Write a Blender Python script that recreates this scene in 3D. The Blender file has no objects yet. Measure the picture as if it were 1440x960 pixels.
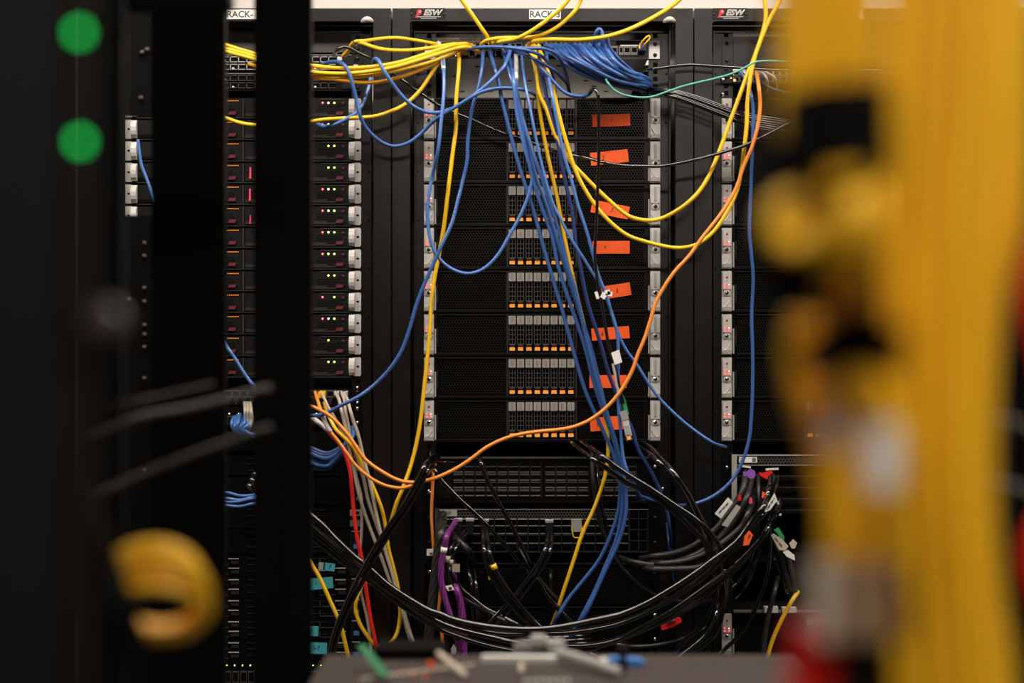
import bpy, math, random
from mathutils import Vector, Matrix

# ---------------------------------------------------------------- camera, light, exposure
SC = bpy.context.scene
COL = SC.collection
CAM_D, CAM_Z, FPX = 2.93, 1.315, 2000.0
cd = bpy.data.cameras.new('camera'); cam = bpy.data.objects.new('camera', cd); COL.objects.link(cam)
cam.location = (0, -CAM_D, CAM_Z); cam.rotation_euler = (math.radians(90), 0, 0)
cd.lens = 50; cd.sensor_width = 36; cd.clip_start = 0.02
cd.dof.use_dof = True; cd.dof.focus_distance = CAM_D - 0.01; cd.dof.aperture_fstop = 2.0
SC.camera = cam
SC.view_settings.view_transform = 'Standard'; SC.view_settings.look = 'None'
SC.view_settings.exposure = 0.0; SC.view_settings.gamma = 1.0; SC.view_settings.use_curve_mapping = False
try: SC.cycles.use_denoising = True
except Exception: pass
W_ = bpy.data.worlds.new('world'); SC.world = W_; W_.use_nodes = True
W_.node_tree.nodes['Background'].inputs[0].default_value = (0.9, 0.92, 1, 1)
W_.node_tree.nodes['Background'].inputs[1].default_value = 0.004

def area(name, loc, size, power, col, rot=(0, 0, 0)):
    l = bpy.data.lights.new(name, 'AREA'); l.shape = 'RECTANGLE'; l.size, l.size_y = size
    l.energy = power; l.color = col
    o = bpy.data.objects.new(name, l); COL.objects.link(o); o.location = loc; o.rotation_euler = rot
    return o
WARM = (1.0, 0.90, 0.80)
area('aisle_light', (0.15, -0.80, 2.66), (4.6, 0.22), 98, WARM)
area('rear_aisle_light', (0.3, 1.22, 2.66), (3.2, 0.25), 78, WARM)
area('camera_side_light', (0.25, -3.2, 2.66), (1.4, 0.3), 37, WARM)

# ---------------------------------------------------------------- helpers
R = random.Random(7)
def mat(name, col, rough=0.5, metal=0.0, spec=0.5, emit=None, es=0.0, coat=0.0):
    m = bpy.data.materials.new(name); m.use_nodes = True
    b = m.node_tree.nodes['Principled BSDF']
    b.inputs['Base Color'].default_value = (*col, 1); b.inputs['Roughness'].default_value = rough
    b.inputs['Metallic'].default_value = metal; b.inputs['Specular IOR Level'].default_value = spec
    b.inputs['Coat Weight'].default_value = coat
    if emit: b.inputs['Emission Color'].default_value = (*emit, 1); b.inputs['Emission Strength'].default_value = es
    return m
def noisy(m, scale=40, amt=0.25, bump=0.0, bscale=None):
    """procedural wear: noise modulates the base colour a little and may add bump"""
    nt = m.node_tree; b = nt.nodes['Principled BSDF']; c = b.inputs['Base Color'].default_value[:]
    tc = nt.nodes.new('ShaderNodeTexCoord'); n = nt.nodes.new('ShaderNodeTexNoise'); n.inputs['Scale'].default_value = scale
    nt.links.new(tc.outputs['Object'], n.inputs['Vector'])
    r = nt.nodes.new('ShaderNodeValToRGB'); r.color_ramp.elements[0].position = .3; r.color_ramp.elements[1].position = .7
    r.color_ramp.elements[0].color = (*[v * (1 - amt) for v in c[:3]], 1); r.color_ramp.elements[1].color = (*[min(1, v * (1 + amt)) for v in c[:3]], 1)
    nt.links.new(n.outputs['Fac'], r.inputs[0]); nt.links.new(r.outputs[0], b.inputs['Base Color'])
    if bump:
        n2 = nt.nodes.new('ShaderNodeTexNoise'); n2.inputs['Scale'].default_value = bscale or scale * 4
        nt.links.new(tc.outputs['Object'], n2.inputs['Vector'])
        bp = nt.nodes.new('ShaderNodeBump'); bp.inputs['Strength'].default_value = bump; bp.inputs['Distance'].default_value = 0.002
        nt.links.new(n2.outputs['Fac'], bp.inputs['Height']); nt.links.new(bp.outputs[0], b.inputs['Normal'])
    return m
def braid(name, dark, light, rough=0.35, sc=1.0):
    """woven sleeve: two crossing wave patterns on the tube's own UVs (u along in metres, v around)"""
    m = mat(name, dark, rough); nt = m.node_tree; b = nt.nodes['Principled BSDF']
    uv = nt.nodes.new('ShaderNodeUVMap'); mp = nt.nodes.new('ShaderNodeMapping'); mp.inputs['Scale'].default_value = (260 * sc, 9, 1)
    ck = nt.nodes.new('ShaderNodeTexChecker'); ck.inputs['Scale'].default_value = 1.0
    mp.inputs['Rotation'].default_value = (0, 0, 0.7)
    ck.inputs['Color1'].default_value = (*dark, 1); ck.inputs['Color2'].default_value = (*light, 1)
    nt.links.new(uv.outputs[0], mp.inputs[0]); nt.links.new(mp.outputs[0], ck.inputs[0]); nt.links.new(ck.outputs[0], b.inputs['Base Color'])
    return m

M = {
 'black': noisy(mat('black_powdercoat', (.0018, .0014, .0012), .29, spec=.8), 30, .15, .15, 700),
 'void': mat('matt_black', (.0015, .0015, .0015), .8, spec=.1),
 'post': mat('black_post_paint', (.002, .0018, .0016), .8, spec=.12),
 'postblue': mat('dark_grey_paint', (.006, .0065, .0075), .7, spec=.2),
 'plastic': mat('black_plastic', (.006, .006, .006), .4, spec=.35),
 'face': mat('black_faceplate', (.0016, .0014, .0013), .32, spec=.36),
 'line': mat('dark_grey_edge', (.045, .042, .038), .35, metal=.5),
 'mesh': mat('mesh_metal', (.010, .0088, .0075), .30, metal=.3, spec=.45),
 'meshl': mat('mesh_metal_light', (.11, .11, .105), .35, metal=.6),
 'steel': noisy(mat('galvanised_steel', (.36, .35, .33), .5, metal=.0), 14, .12),
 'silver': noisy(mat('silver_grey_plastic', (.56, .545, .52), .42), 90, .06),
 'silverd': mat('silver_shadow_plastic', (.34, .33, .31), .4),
 'chrome': mat('chrome', (.75, .74, .72), .16, metal=1.0),
 'cap': noisy(mat('carrier_grey', (.33, .31, .29), .45), 200, .08),
 'cell': mat('carrier_frame', (.06, .056, .052), .4),
 'latch': mat('orange_latch', (.95, .30, .03), .4),
 'latchl': mat('yellow_orange_latch', (1.0, .50, .08), .4),
 'maroon': mat('maroon_latch', (.12, .012, .022), .5),
 'pinktab': mat('pink_tab', (.80, .06, .13), .5),
 'tape': noisy(mat('orange_tape', (.95, .115, .012), .6), 60, .06),
 'cyan': noisy(mat('cyan_tape', (.06, .42, .48), .6), 60, .06),
 'ink': mat('marker_ink', (.03, .01, .01), .6),
 'white': mat('white_label', (.78, .76, .72), .55),
 'lbl': mat('grey_label', (.36, .35, .33), .55),
 'text': mat('label_print', (.05, .05, .05), .6),
 'wtext': mat('white_print', (.75, .74, .72), .5),
 'reddot': mat('red_button', (.55, .02, .03), .4),
 'pinklbl_glow': mat('pink_label_glow', (.75, .38, .36), .5),
 'wall': noisy(mat('warm_white_wall', (.36, .335, .31), .85), 3, .03),
 'ceil': mat('white_ceiling', (.75, .73, .70), .9),
 'tan': mat('tan_plastic', (.34, .22, .13), .6), 'darkwall': mat('darkened_wall', (.006, .006, .006), .9, spec=.1),
 'floor': noisy(mat('grey_floor_tile', (.035, .034, .033), .5), 6, .15),
 'lamp': mat('lamp_diffuser', (.9, .9, .9), .5, emit=(1, .92, .84), es=4),
 'yel': mat('yellow_cable', (.88, .52, .012), .36, coat=.15),
 'yel2': mat('yellow_orange_cable', (.85, .40, .012), .36, coat=.15),
 'yelfg': mat('golden_yellow_cable', (.95, .555, .014), .42),
 'blue': mat('blue_cable', (.038, .108, .33), .34, coat=.2),
 'bluel': mat('light_blue_cable', (.065, .17, .47), .34, coat=.2),
 'blued': mat('dark_blue_cable', (.018, .040, .17), .36, coat=.2),
 'orange': mat('orange_cable', (.88, .27, .035), .36, coat=.15),
 'red': mat('red_cable', (.72, .018, .012), .36, coat=.15),
 'beige': mat('beige_cable', (.42, .37, .30), .4),
 'pale': mat('pale_sleeve', (.68, .60, .60), .5),
 'purple': braid('purple_sleeve', (.085, .008, .085), (.24, .04, .26), sc=2.2),
 'violet': mat('violet_tab', (.28, .10, .50), .5),
 'teal': mat('teal_cable', (.09, .36, .30), .4),
 'kcab': mat('black_cable', (.0022, .0020, .0020), .13, spec=1.0, coat=.6),
 'kdull': mat('dull_black_cable', (.006, .0052, .0048), .45),
 'sleeve': braid('black_sleeve', (.002, .002, .002), (.035, .033, .030), .42, sc=2.4),
 'green': mat('green_plastic', (.03, .30, .09), .5),
 'clear': mat('clear_plug', (.45, .45, .45), .15, spec=.8),
 'pcb': mat('green_circuit_board', (.02, .16, .07), .45),
 'beigep': mat('beige_plastic', (.55, .48, .38), .55),
 'shelf': noisy(mat('taupe_chassis_metal', (.036, .027, .023), .55), 25, .06),
 'grey': mat('mid_grey_metal', (.15, .143, .135), .45),
 'skyblue': mat('sky_blue_plastic', (.06, .26, .70), .45),
 'bluesq': mat('blue_square', (.08, .18, .50), .5),
 'strip': mat('brown_black_strip', (.0085, .0062, .0045), .8, spec=.1), 'corddim': mat('dim_grey_cord', (.05, .042, .036), .6), 'corddark': mat('dark_cord', (.018, .014, .012), .6),
 'ledr': mat('led_red', (.3, 0, 0), .4, emit=(1, .06, .07), es=7),
 'ledg': mat('led_green', (.1, .3, 0), .4, emit=(.50, 1, .10), es=4.5),
 'ledy': mat('led_warm', (.3, .3, 0), .4, emit=(1, .95, .45), es=4),
 'ledG': mat('led_bright_green', (0, .3, .1), .4, emit=(.0, 1.0, .13), es=2.5),
 'ledro': mat('led_orange', (.3, .1, 0), .4, emit=(1, .25, .05), es=4),
 'ledb': mat('led_blue', (0, 0, .3), .4, emit=(.05, .1, 1), es=1.5),
}

class MB:
    def __init__(s): s.v = []; s.f = []; s.m = []; s.mats = []; s.uv = {}
    def mi(s, k):
        if k not in s.mats: s.mats.append(k)
        return s.mats.index(k)
    def quad(s, pts, k):
        i = len(s.v); s.v += [tuple(p) for p in pts]; s.f.append(tuple(range(i, i + len(pts)))); s.m.append(s.mi(k)); return s
    def box(s, x0, x1, y0, y1, z0, z1, k, bev=0.0):
        if x0 > x1: x0, x1 = x1, x0
        if y0 > y1: y0, y1 = y1, y0
        if z0 > z1: z0, z1 = z1, z0
        if bev:
            return s.prism([(x0 + bev, z0), (x1 - bev, z0), (x1, z0 + bev), (x1, z1 - bev), (x1 - bev, z1), (x0 + bev, z1), (x0, z1 - bev), (x0, z0 + bev)], y0, y1, k)
        return s.prism([(x0, z0), (x1, z0), (x1, z1), (x0, z1)], y0, y1, k)
    def prism(s, poly, y0, y1, k):
        """xz outline (counter-clockwise seen from the front) pulled from y0 to y1"""
        n = len(poly); i = len(s.v); mi = s.mi(k)
        s.v += [(x, y0, z) for x, z in poly] + [(x, y1, z) for x, z in poly]
        s.f.append(tuple(range(i, i + n))); s.f.append(tuple(range(i + 2 * n - 1, i + n - 1, -1))); s.m += [mi, mi]
        for a in range(n):
            b = (a + 1) % n; s.f.append((i + a, i + n + a, i + n + b, i + b)); s.m.append(mi)
        return s
    def disc(s, x, z, r, y0, y1, k, n=14, sx=1.0):
        return s.prism([(x + sx * r * math.cos(2 * math.pi * a / n), z + r * math.sin(2 * math.pi * a / n)) for a in range(n)], y0, y1, k)
    def dome(s, x, z, r, y0, h, k, n=14, rings=3):
        """rounded button or screw head bulging towards -y"""
        mi = s.mi(k); base = len(s.v)
        for j in range(rings + 1):
            t = j / rings * math.pi / 2 * .92
            for a in range(n):
                s.v.append((x + r * math.cos(t) * math.cos(2 * math.pi * a / n), y0 - h * math.sin(t), z + r * math.cos(t) * math.sin(2 * math.pi * a / n)))
        for j in range(rings):
            for a in range(n):
                b = (a + 1) % n; s.f.append((base + j * n + a, base + j * n + b, base + (j + 1) * n + b, base + (j + 1) * n + a)); s.m.append(mi)
        s.f.append(tuple(base + rings * n + a for a in range(n))); s.m.append(mi)
        return s
    def tube(s, pts, r, k, n=8, sub=5, closed=False, flat=1.0):
        P = [Vector(p) for p in pts]; out = []
        rr = r if isinstance(r, (list, tuple)) else [r] * len(P)
        ro = []
        if len(P) == 2: out = P; ro = list(rr)
        else:
            for i in range(len(P) - 1):
                p0 = P[max(i - 1, 0)]; p1 = P[i]; p2 = P[i + 1]; p3 = P[min(i + 2, len(P) - 1)]
                # centripetal-ish tangents keep uneven spacing smooth
                d1 = max((p2 - p1).length, 1e-6)
                m1 = (p2 - p0) / max((p2 - p1).length + (p1 - p0).length, 1e-6) * d1
                m2 = (p3 - p1) / max((p3 - p2).length + (p2 - p1).length, 1e-6) * d1
                for j in range(sub):
                    t = j / sub; t2 = t * t; t3 = t2 * t
                    out.append(p1 * (2 * t3 - 3 * t2 + 1) + m1 * (t3 - 2 * t2 + t) + p2 * (-2 * t3 + 3 * t2) + m2 * (t3 - t2))
                    ro.append(rr[i] * (1 - t) + rr[i + 1] * t)
            out.append(P[-1]); ro.append(rr[-1])
        mi = s.mi(k); base = len(s.v); N = None; L = 0.0; ls = []
        for i, p in enumerate(out):
            t = (out[min(i + 1, len(out) - 1)] - out[max(i - 1, 0)])
            if t.length < 1e-9: t = Vector((0, 0, 1))
            t.normalize()
            if N is None: N = t.orthogonal().normalized()
            N = (N - t * N.dot(t)); N = N.normalized() if N.length > 1e-6 else t.orthogonal().normalized()
            B = t.cross(N)
            if i: L += (p - out[i - 1]).length
            ls.append(L)
            for a in range(n):
                an = 2 * math.pi * a / n
                s.v.append(tuple(p + (N * math.cos(an) + B * math.sin(an) * flat) * ro[i]))
        for i in range(len(out) - 1):
            for a in range(n):
                b = (a + 1) % n
                s.uv[len(s.f)] = [(ls[i], a / n), (ls[i], (a + 1) / n), (ls[i + 1], (a + 1) / n), (ls[i + 1], a / n)]
                s.f.append((base + i * n + a, base + i * n + b, base + (i + 1) * n + b, base + (i + 1) * n + a)); s.m.append(mi)
        s.f.append(tuple(base + a for a in reversed(range(n)))); s.m.append(mi)
        e = base + (len(out) - 1) * n; s.f.append(tuple(e + a for a in range(n))); s.m.append(mi)
        return s
    def hexgrid(s, x0, x1, z0, z1, y, pitch, hole, depth, k):
        """perforated sheet: every cell is a ring of six quads round a hexagonal hole with its wall"""
        mi = s.mi(k); dx = pitch; dz = pitch * .866; row = 0; z = z0 + dz / 2
        while z < z1:
            x = x0 + dx / 2 + (dx / 2 if row % 2 else 0)
            while x < x1 - dx * .3:
                i = len(s.v); Ro = pitch / math.sqrt(3); Ri = Ro * hole
                for rad, yy in ((Ro, y), (Ri, y), (Ri, y + depth)):
                    for a in range(6):
                        an = math.radians(30 + 60 * a)
                        s.v.append((min(max(x + rad * math.cos(an), x0), x1), yy, min(max(z + rad * math.sin(an), z0), z1)))
                for a in range(6):
                    b = (a + 1) % 6
                    s.f.append((i + a, i + b, i + 6 + b, i + 6 + a)); s.f.append((i + 6 + a, i + 6 + b, i + 12 + b, i + 12 + a)); s.m += [mi, mi]
                x += dx
            z += dz; row += 1
        return s
    def xf(s, mtx, i0=0):
        for i in range(i0, len(s.v)): s.v[i] = tuple(mtx @ Vector(s.v[i]))
        return s
    def mesh(s, name, smooth=False):
        me = bpy.data.meshes.new(name); me.from_pydata(s.v, [], s.f)
        for k in s.mats: me.materials.append(M[k])
        me.polygons.foreach_set('material_index', s.m)
        if s.uv:
            ul = me.uv_layers.new(name='UVMap')
            for fi, uvs in s.uv.items():
                p = me.polygons[fi]
                for li, u in zip(p.loop_indices, uvs): ul.data[li].uv = u
        if smooth: me.polygons.foreach_set('use_smooth', [len(f) == 4 for f in s.f])
        me.update(); return me
    def build(s, name, parent=None, smooth=False, label=None, loc=None):
        o = bpy.data.objects.new(name, s.mesh(name, smooth)); COL.objects.link(o)
        if parent: o.parent = parent
        if label: o['label'] = label
        if loc: o.location = loc
        return o

def tag(o, label, cat, group=None):
    o['label'] = label; o['category'] = cat
    if group: o['group'] = group
    return o
def thing(name, label, cat, loc=(0, 0, 0), group=None):
    o = bpy.data.objects.new(name, None); COL.objects.link(o); o.location = loc; o.empty_display_size = .02
    return tag(o, label, cat, group)
def struct(mb, name):
    o = mb.build(name); o['kind'] = 'structure'; return o
def copy_tree(o, parent=None):
    c = o.copy(); COL.objects.link(c)
    if parent: c.parent = parent
    for ch in list(o.children): copy_tree(ch, c)
    return c
def textmesh(name, body, size, k, parent, loc, shear=0.0, rotz=0.0, sx=1.0, bold=0.0, label=None):
    cu = bpy.data.curves.new(name, 'FONT'); cu.body = body; cu.size = size; cu.align_x = 'CENTER'; cu.align_y = 'CENTER'
    cu.extrude = .0002; cu.shear = shear; cu.offset = bold; cu.resolution_u = 3
    tmp = bpy.data.objects.new('tmp', cu); COL.objects.link(tmp)
    dg = bpy.context.evaluated_depsgraph_get(); me = bpy.data.meshes.new_from_object(tmp.evaluated_get(dg))
    bpy.data.objects.remove(tmp); bpy.data.curves.remove(cu)
    me.materials.clear(); me.materials.append(M[k]); me.name = name
    o = bpy.data.objects.new(name, me); COL.objects.link(o); o.parent = parent; o.location = loc
    o.rotation_euler = (math.radians(90), 0, 0)
    o.scale = (sx, 1, 1)
    if rotz: o.matrix_basis = Matrix.Translation(loc) @ Matrix.Rotation(rotz, 4, 'Y') @ Matrix.Rotation(math.radians(90), 4, 'X') @ Matrix.Diagonal((sx, 1, 1, 1))
    return o
def at(px, py, y=0.0):
    """photograph pixel seen at world depth y -> world point"""
    s = (y + CAM_D) / FPX
    return Vector(((px - 720) * s, y, CAM_Z + (480 - py) * s))
K = 1 / 683.0                                   # metres per pixel on the rack face
def X(px): return (px - 720) * K
def Z(py): return CAM_Z + (480 - py) * K
# ---------------------------------------------------------------- the setting
struct(MB().box(-3.2, 3.2, -4.2, 1.85, -.05, 0, 'floor'), 'floor')
struct(MB().box(-3.2, 3.2, -4.2, 1.85, 2.72, 2.78, 'ceil'), 'ceiling')
struct(MB().box(-3.2, 3.2, 1.75, 1.85, 0, 2.72, 'wall'), 'wall_back')
struct(MB().box(-3.2, 3.2, -4.2, -4.1, 0, 2.72, 'darkwall'), 'wall_front')  # unseen wall, made dark to keep reflections off the black racks
struct(MB().box(-3.3, -3.2, -4.2, 1.85, 0, 2.72, 'wall'), 'wall_left')
struct(MB().box(3.2, 3.3, -4.2, 1.85, 0, 2.72, 'wall'), 'wall_right')

# ---------------------------------------------------------------- cabinets
PITCH = 418 * K
CC = X(762.5); CL = CC - PITCH; CR = CC + PITCH
def cabinet(cx, label, text):
    t = thing('server_cabinet', label, 'server rack', (cx, 0, 0), None)
    zt = 1.315 + 468 / 694.0; zo = 1.315 + 450 / 694.0; fy = -.05
    f = MB()
    for s in (-1, 1):
        f.box(s * .3045, s * .270, fy, -.012, .04, zt, 'black')
        f.box(s * .272, s * .269, fy + .0015, .02, .1, zo, 'black')          # returned inner edge
    f.box(-.27, .27, fy, -.012, zo, zt, 'black')
    f.box(-.27, .27, fy, -.012, .04, .1, 'black')
    for s in (-1, 1):                                                        # rounded corners of the opening
        c = .008
        f.prism([(s * .27, zo), (s * (.27 - c), zo), (s * (.27 - c * .45), zo - c * .12), (s * (.27 - c * .12), zo - c * .45), (s * .27, zo - c)][::s if s == -1 else 1], fy, -.012, 'black')
    f.build('front_frame', t)
    MB().box(-.298, .298, -.012, .42, zt - .012, zt - .001, 'black').build('top_panel', t)  # roof cut short so rear light reaches the switch underside
    for s in (-1, 1):
        MB().box(s * .3055, s * .294, -.012, 1.02, .04, zt - .012, 'black').build('side_panel', t)
    MB().box(-.294, .294, 1.0, 1.015, .04, zt - .012, 'black').build('rear_panel', t)
    MB().box(-.294, .294, 0, 1.0, .0, .06, 'black').build('base', t)
    for s in (-1, 1): MB().box(s * .2165, s * .294, .478, .482, 1.60, zt - .012, 'void').build('gap_blocker', t)  # plates added to block the bright wall beside the switch
    h = MB(); h.box(-.262, .262, -.004, .012, Z(46), Z(37.5), 'black'); h.box(-.262, .262, -.0045, -.0038, Z(46.5), Z(45.7), 'line')
    h.build('header_strip', t)
    for s in (-1, 1):
        r = MB(); r.box(s * .262, s * .219, .0005, .003, .1, Z(46), 'black'); r.box(s * .262, s * .2595, -.02, .0005, .1, Z(46), 'black')
        for i in range(14):
            r.disc(s * .2555, Z(104 + 68.5 * i) , .0022, -.0001, .0004, 'void', 10)
        for i in range(140):
            z = Z(50 + 10.12 * i)
            if z > .12: r.box(s * .2375, s * .2285, -.0001, .0004, z - .0045, z + .0045, 'void')
        for i in range(46):
            z = Z(50 + 30.36 * i)
            if z > .12: r.box(s * .2505, s * .2465, -.0001, .0004, z - .0003, z + .0003, 'line')
        r.build('mounting_rail', t)
    # badge with its emblem
    b = MB(); bx = (601 - 762.5) / 694.0; bz = 1.315 + 460.5 / 694.0
    b.box(bx - .036, bx + .036, fy - .0015, fy, bz - .011, bz + .011, 'plastic', .002)
    bo = b.build('badge', t)
    sc = MB()
    for s in (-1, 1): sc.dome(bx + s * .0325, bz - .001, .0028, fy - .0015, .0012, 'kdull', 10, 2)
    sc.build('badge_screw', bo)
    lg = MB()
    lg.disc(bx - .017, bz + .003, .0052, fy - .0022, fy - .0015, 'reddot', 16)
    lg.prism([(bx - .017, bz - .0025), (bx - .0225, bz - .0085), (bx - .0255, bz - .0085), (bx - .0225, bz - .001), (bx - .02, bz + .006)][::-1], fy - .0021, fy - .0015, 'reddot')
    lg.disc(bx - .016, bz + .0035, .0022, fy - .0026, fy - .0022, 'pinklbl_glow', 10)
    lg.build('emblem', bo, label='red comet emblem')
    textmesh('badge_lettering', 'ESW', .0155, 'wtext', bo, (bx + .0085, fy - .0016, bz + .0015), shear=.3, sx=1.12, bold=.0005)
    textmesh('badge_lettering', 'ESW', .0152, 'void', bo, (bx + .0085, fy - .0019, bz + .0015), shear=.3, sx=1.12, bold=-.0004)
    u = MB(); x = bx - .024
    for (w, zz, x0, x1) in ((0, bz - .0068, bx - .023, bx + .025), (0, bz - .0095, bx - .014, bx + .017)):
        x = x0
        while x < x1: u.box(x, x + .0011, fy - .0019, fy - .0015, zz - .0006, zz + .0006, 'wtext'); x += .0016
    u.build('badge_small_print', bo)
    # name label on the header
    l = MB(); lx = .0045; lz = 1.315 + 459.5 / 694.0
    l.box(lx - .032, lx + .032, fy - .0006, fy, lz - .0095, lz + .0095, 'white')
    lo = l.build('name_label', t)
    if text: textmesh('label_lettering', text, .0185, 'text', lo, (lx - (.0055 if text == 'RACK-' else 0), fy - .0009, lz - .0005), sx=.98, bold=.0003)
    # latch keeper, top right of the opening
    k = MB(); k.tube([(.245, -.046, Z(37.5)), (.251, -.052, Z(36)), (.257, -.056, Z(35.5)), (.263, -.052, Z(36)), (.268, -.046, Z(37))], [.003, .0055, .006, .005, .003], 'silver', 10, 3)
    k.build('latch_keeper', t, True, label='rounded silver latch keeper')
    return t
cabinet(CL, 'black server cabinet on the left, seen between black posts, thin lit servers', 'RACK-')
cabinet(CC, 'black server cabinet in the middle, full of orange-taped servers', 'RACK-3')
cabinet(CR, 'black server cabinet on the right, half hidden by blurred yellow cables', '')
cabinet(CR + PITCH, 'black server cabinet at the far right edge behind the blurred yellow bundle', '')
t_ = thing('filler_plate', 'tall black blanking plate filling the cabinet at the far right edge', 'plate', (CR + PITCH, 0, .2)); MB().box(-.24, .24, -.004, 0, 0, 1.72, 'face').build('plate_sheet', t_)
n = MB()
def cage_nuts(cx, ys, label):
    for i, y in enumerate(ys):
        b = MB(); z = Z(y); x = cx - .2335
        b.box(x - .0065, x - .0035, -.003, .0004, z - .0045, z + .0045, 'chrome'); b.box(x + .0035, x + .0065, -.003, .0004, z - .0045, z + .0045, 'chrome')
        b.box(x - .0065, x + .0065, -.0012, .0004, z + .003, z + .0045, 'chrome'); b.disc(x, z, .003, -.0018, .0004, 'void', 8)
        tag(b.build('cage_nut'), 'silver cage nut clipped in the left mounting rail of the right cabinet', 'cage nut', 'cage nuts on the right cabinet rail')
cage_nuts(CR, (63, 83, 103), '')

# ---------------------------------------------------------------- 2U storage servers (middle and right cabinets)
def sx_(px): return (px - 762.5) * K
def sz_(dy): return (60.5 - dy) * K
def ear2u(t, side):
    x0, x1 = (sx_(596.5), sx_(610.5)) if side < 0 else (sx_(914), sx_(928))
    e = MB(); xm = (x0 + x1) / 2
    e.box(x0, x1, -.008, 0, sz_(59), sz_(1.5), 'silver', .0012)
    e.box(x0 + .002, x1 - .002, -.0105, -.008, sz_(27.5), sz_(3), 'silver', .001)      # raised indicator panel
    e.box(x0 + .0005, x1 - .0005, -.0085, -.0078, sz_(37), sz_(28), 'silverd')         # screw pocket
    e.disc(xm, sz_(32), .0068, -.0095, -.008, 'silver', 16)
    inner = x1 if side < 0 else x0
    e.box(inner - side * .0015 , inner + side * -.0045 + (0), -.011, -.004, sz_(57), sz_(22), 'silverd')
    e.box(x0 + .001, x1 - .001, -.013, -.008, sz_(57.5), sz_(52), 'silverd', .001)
    # curved thumb web of the lower part
    pts = []
    for i in range(7):
        a = i / 6; pts.append((x0 + .003 + a * .013, -.0095, sz_(52) + (a ** 2.2) * .014 if side < 0 else sz_(52) + ((1 - a) ** 2.2) * .014))
    e.tube(pts, .0009, 'white', 6, 2)
    eo = e.build('ear', t)
    s = MB(); s.dome(xm, sz_(32), .0046, -.0095, .003, 'chrome', 14); s.box(xm - .0028, xm + .0028, -.0128, -.0118, sz_(32) - .0005, sz_(32) + .0005, 'void'); s.box(xm - .0005, xm + .0005, -.0128, -.0118, sz_(32) - .0028, sz_(32) + .0028, 'void')
    s.build('screw', eo, label='cross-head chrome screw')
    d = MB()
    if side < 0:
        d.box(x0 + .003, x1 - .004, -.0108, -.0104, sz_(27), sz_(19), 'pinklbl_glow')  # pink patch painted as the red lights' glow on the ear
        d.disc(xm, sz_(10.5), .0024, -.0112, -.0104, 'reddot', 12); d.disc(xm, sz_(15.5), .0008, -.0109, -.0104, 'ink', 8)
    else:
        d.box(xm - .003, xm + .003, -.0107, -.0104, sz_(26), sz_(5), 'lbl'); d.disc(xm, sz_(24), .0011, -.0111, -.0104, 'reddot', 8)
        for j in range(7): d.box(xm - .0009, xm + .0009, -.0109, -.0104, sz_(9 + j * 1.8), sz_(8.2 + j * 1.8), 'lbl')
    d.build('indicator_panel', eo)
    if side < 0:
        l = MB()
        for (dx, dy, k) in ((-.0048, 24.5, 'ledr'), (-.0048, 20.5, 'ledr'), (.0040, 24.5, 'ledr'), (.0040, 21.0, 'ledy')):
            l.disc(xm + dx, sz_(dy), .0009, -.0113, -.0106, k, 8)
        l.build('status_light', eo, label='tiny red status lights')
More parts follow.
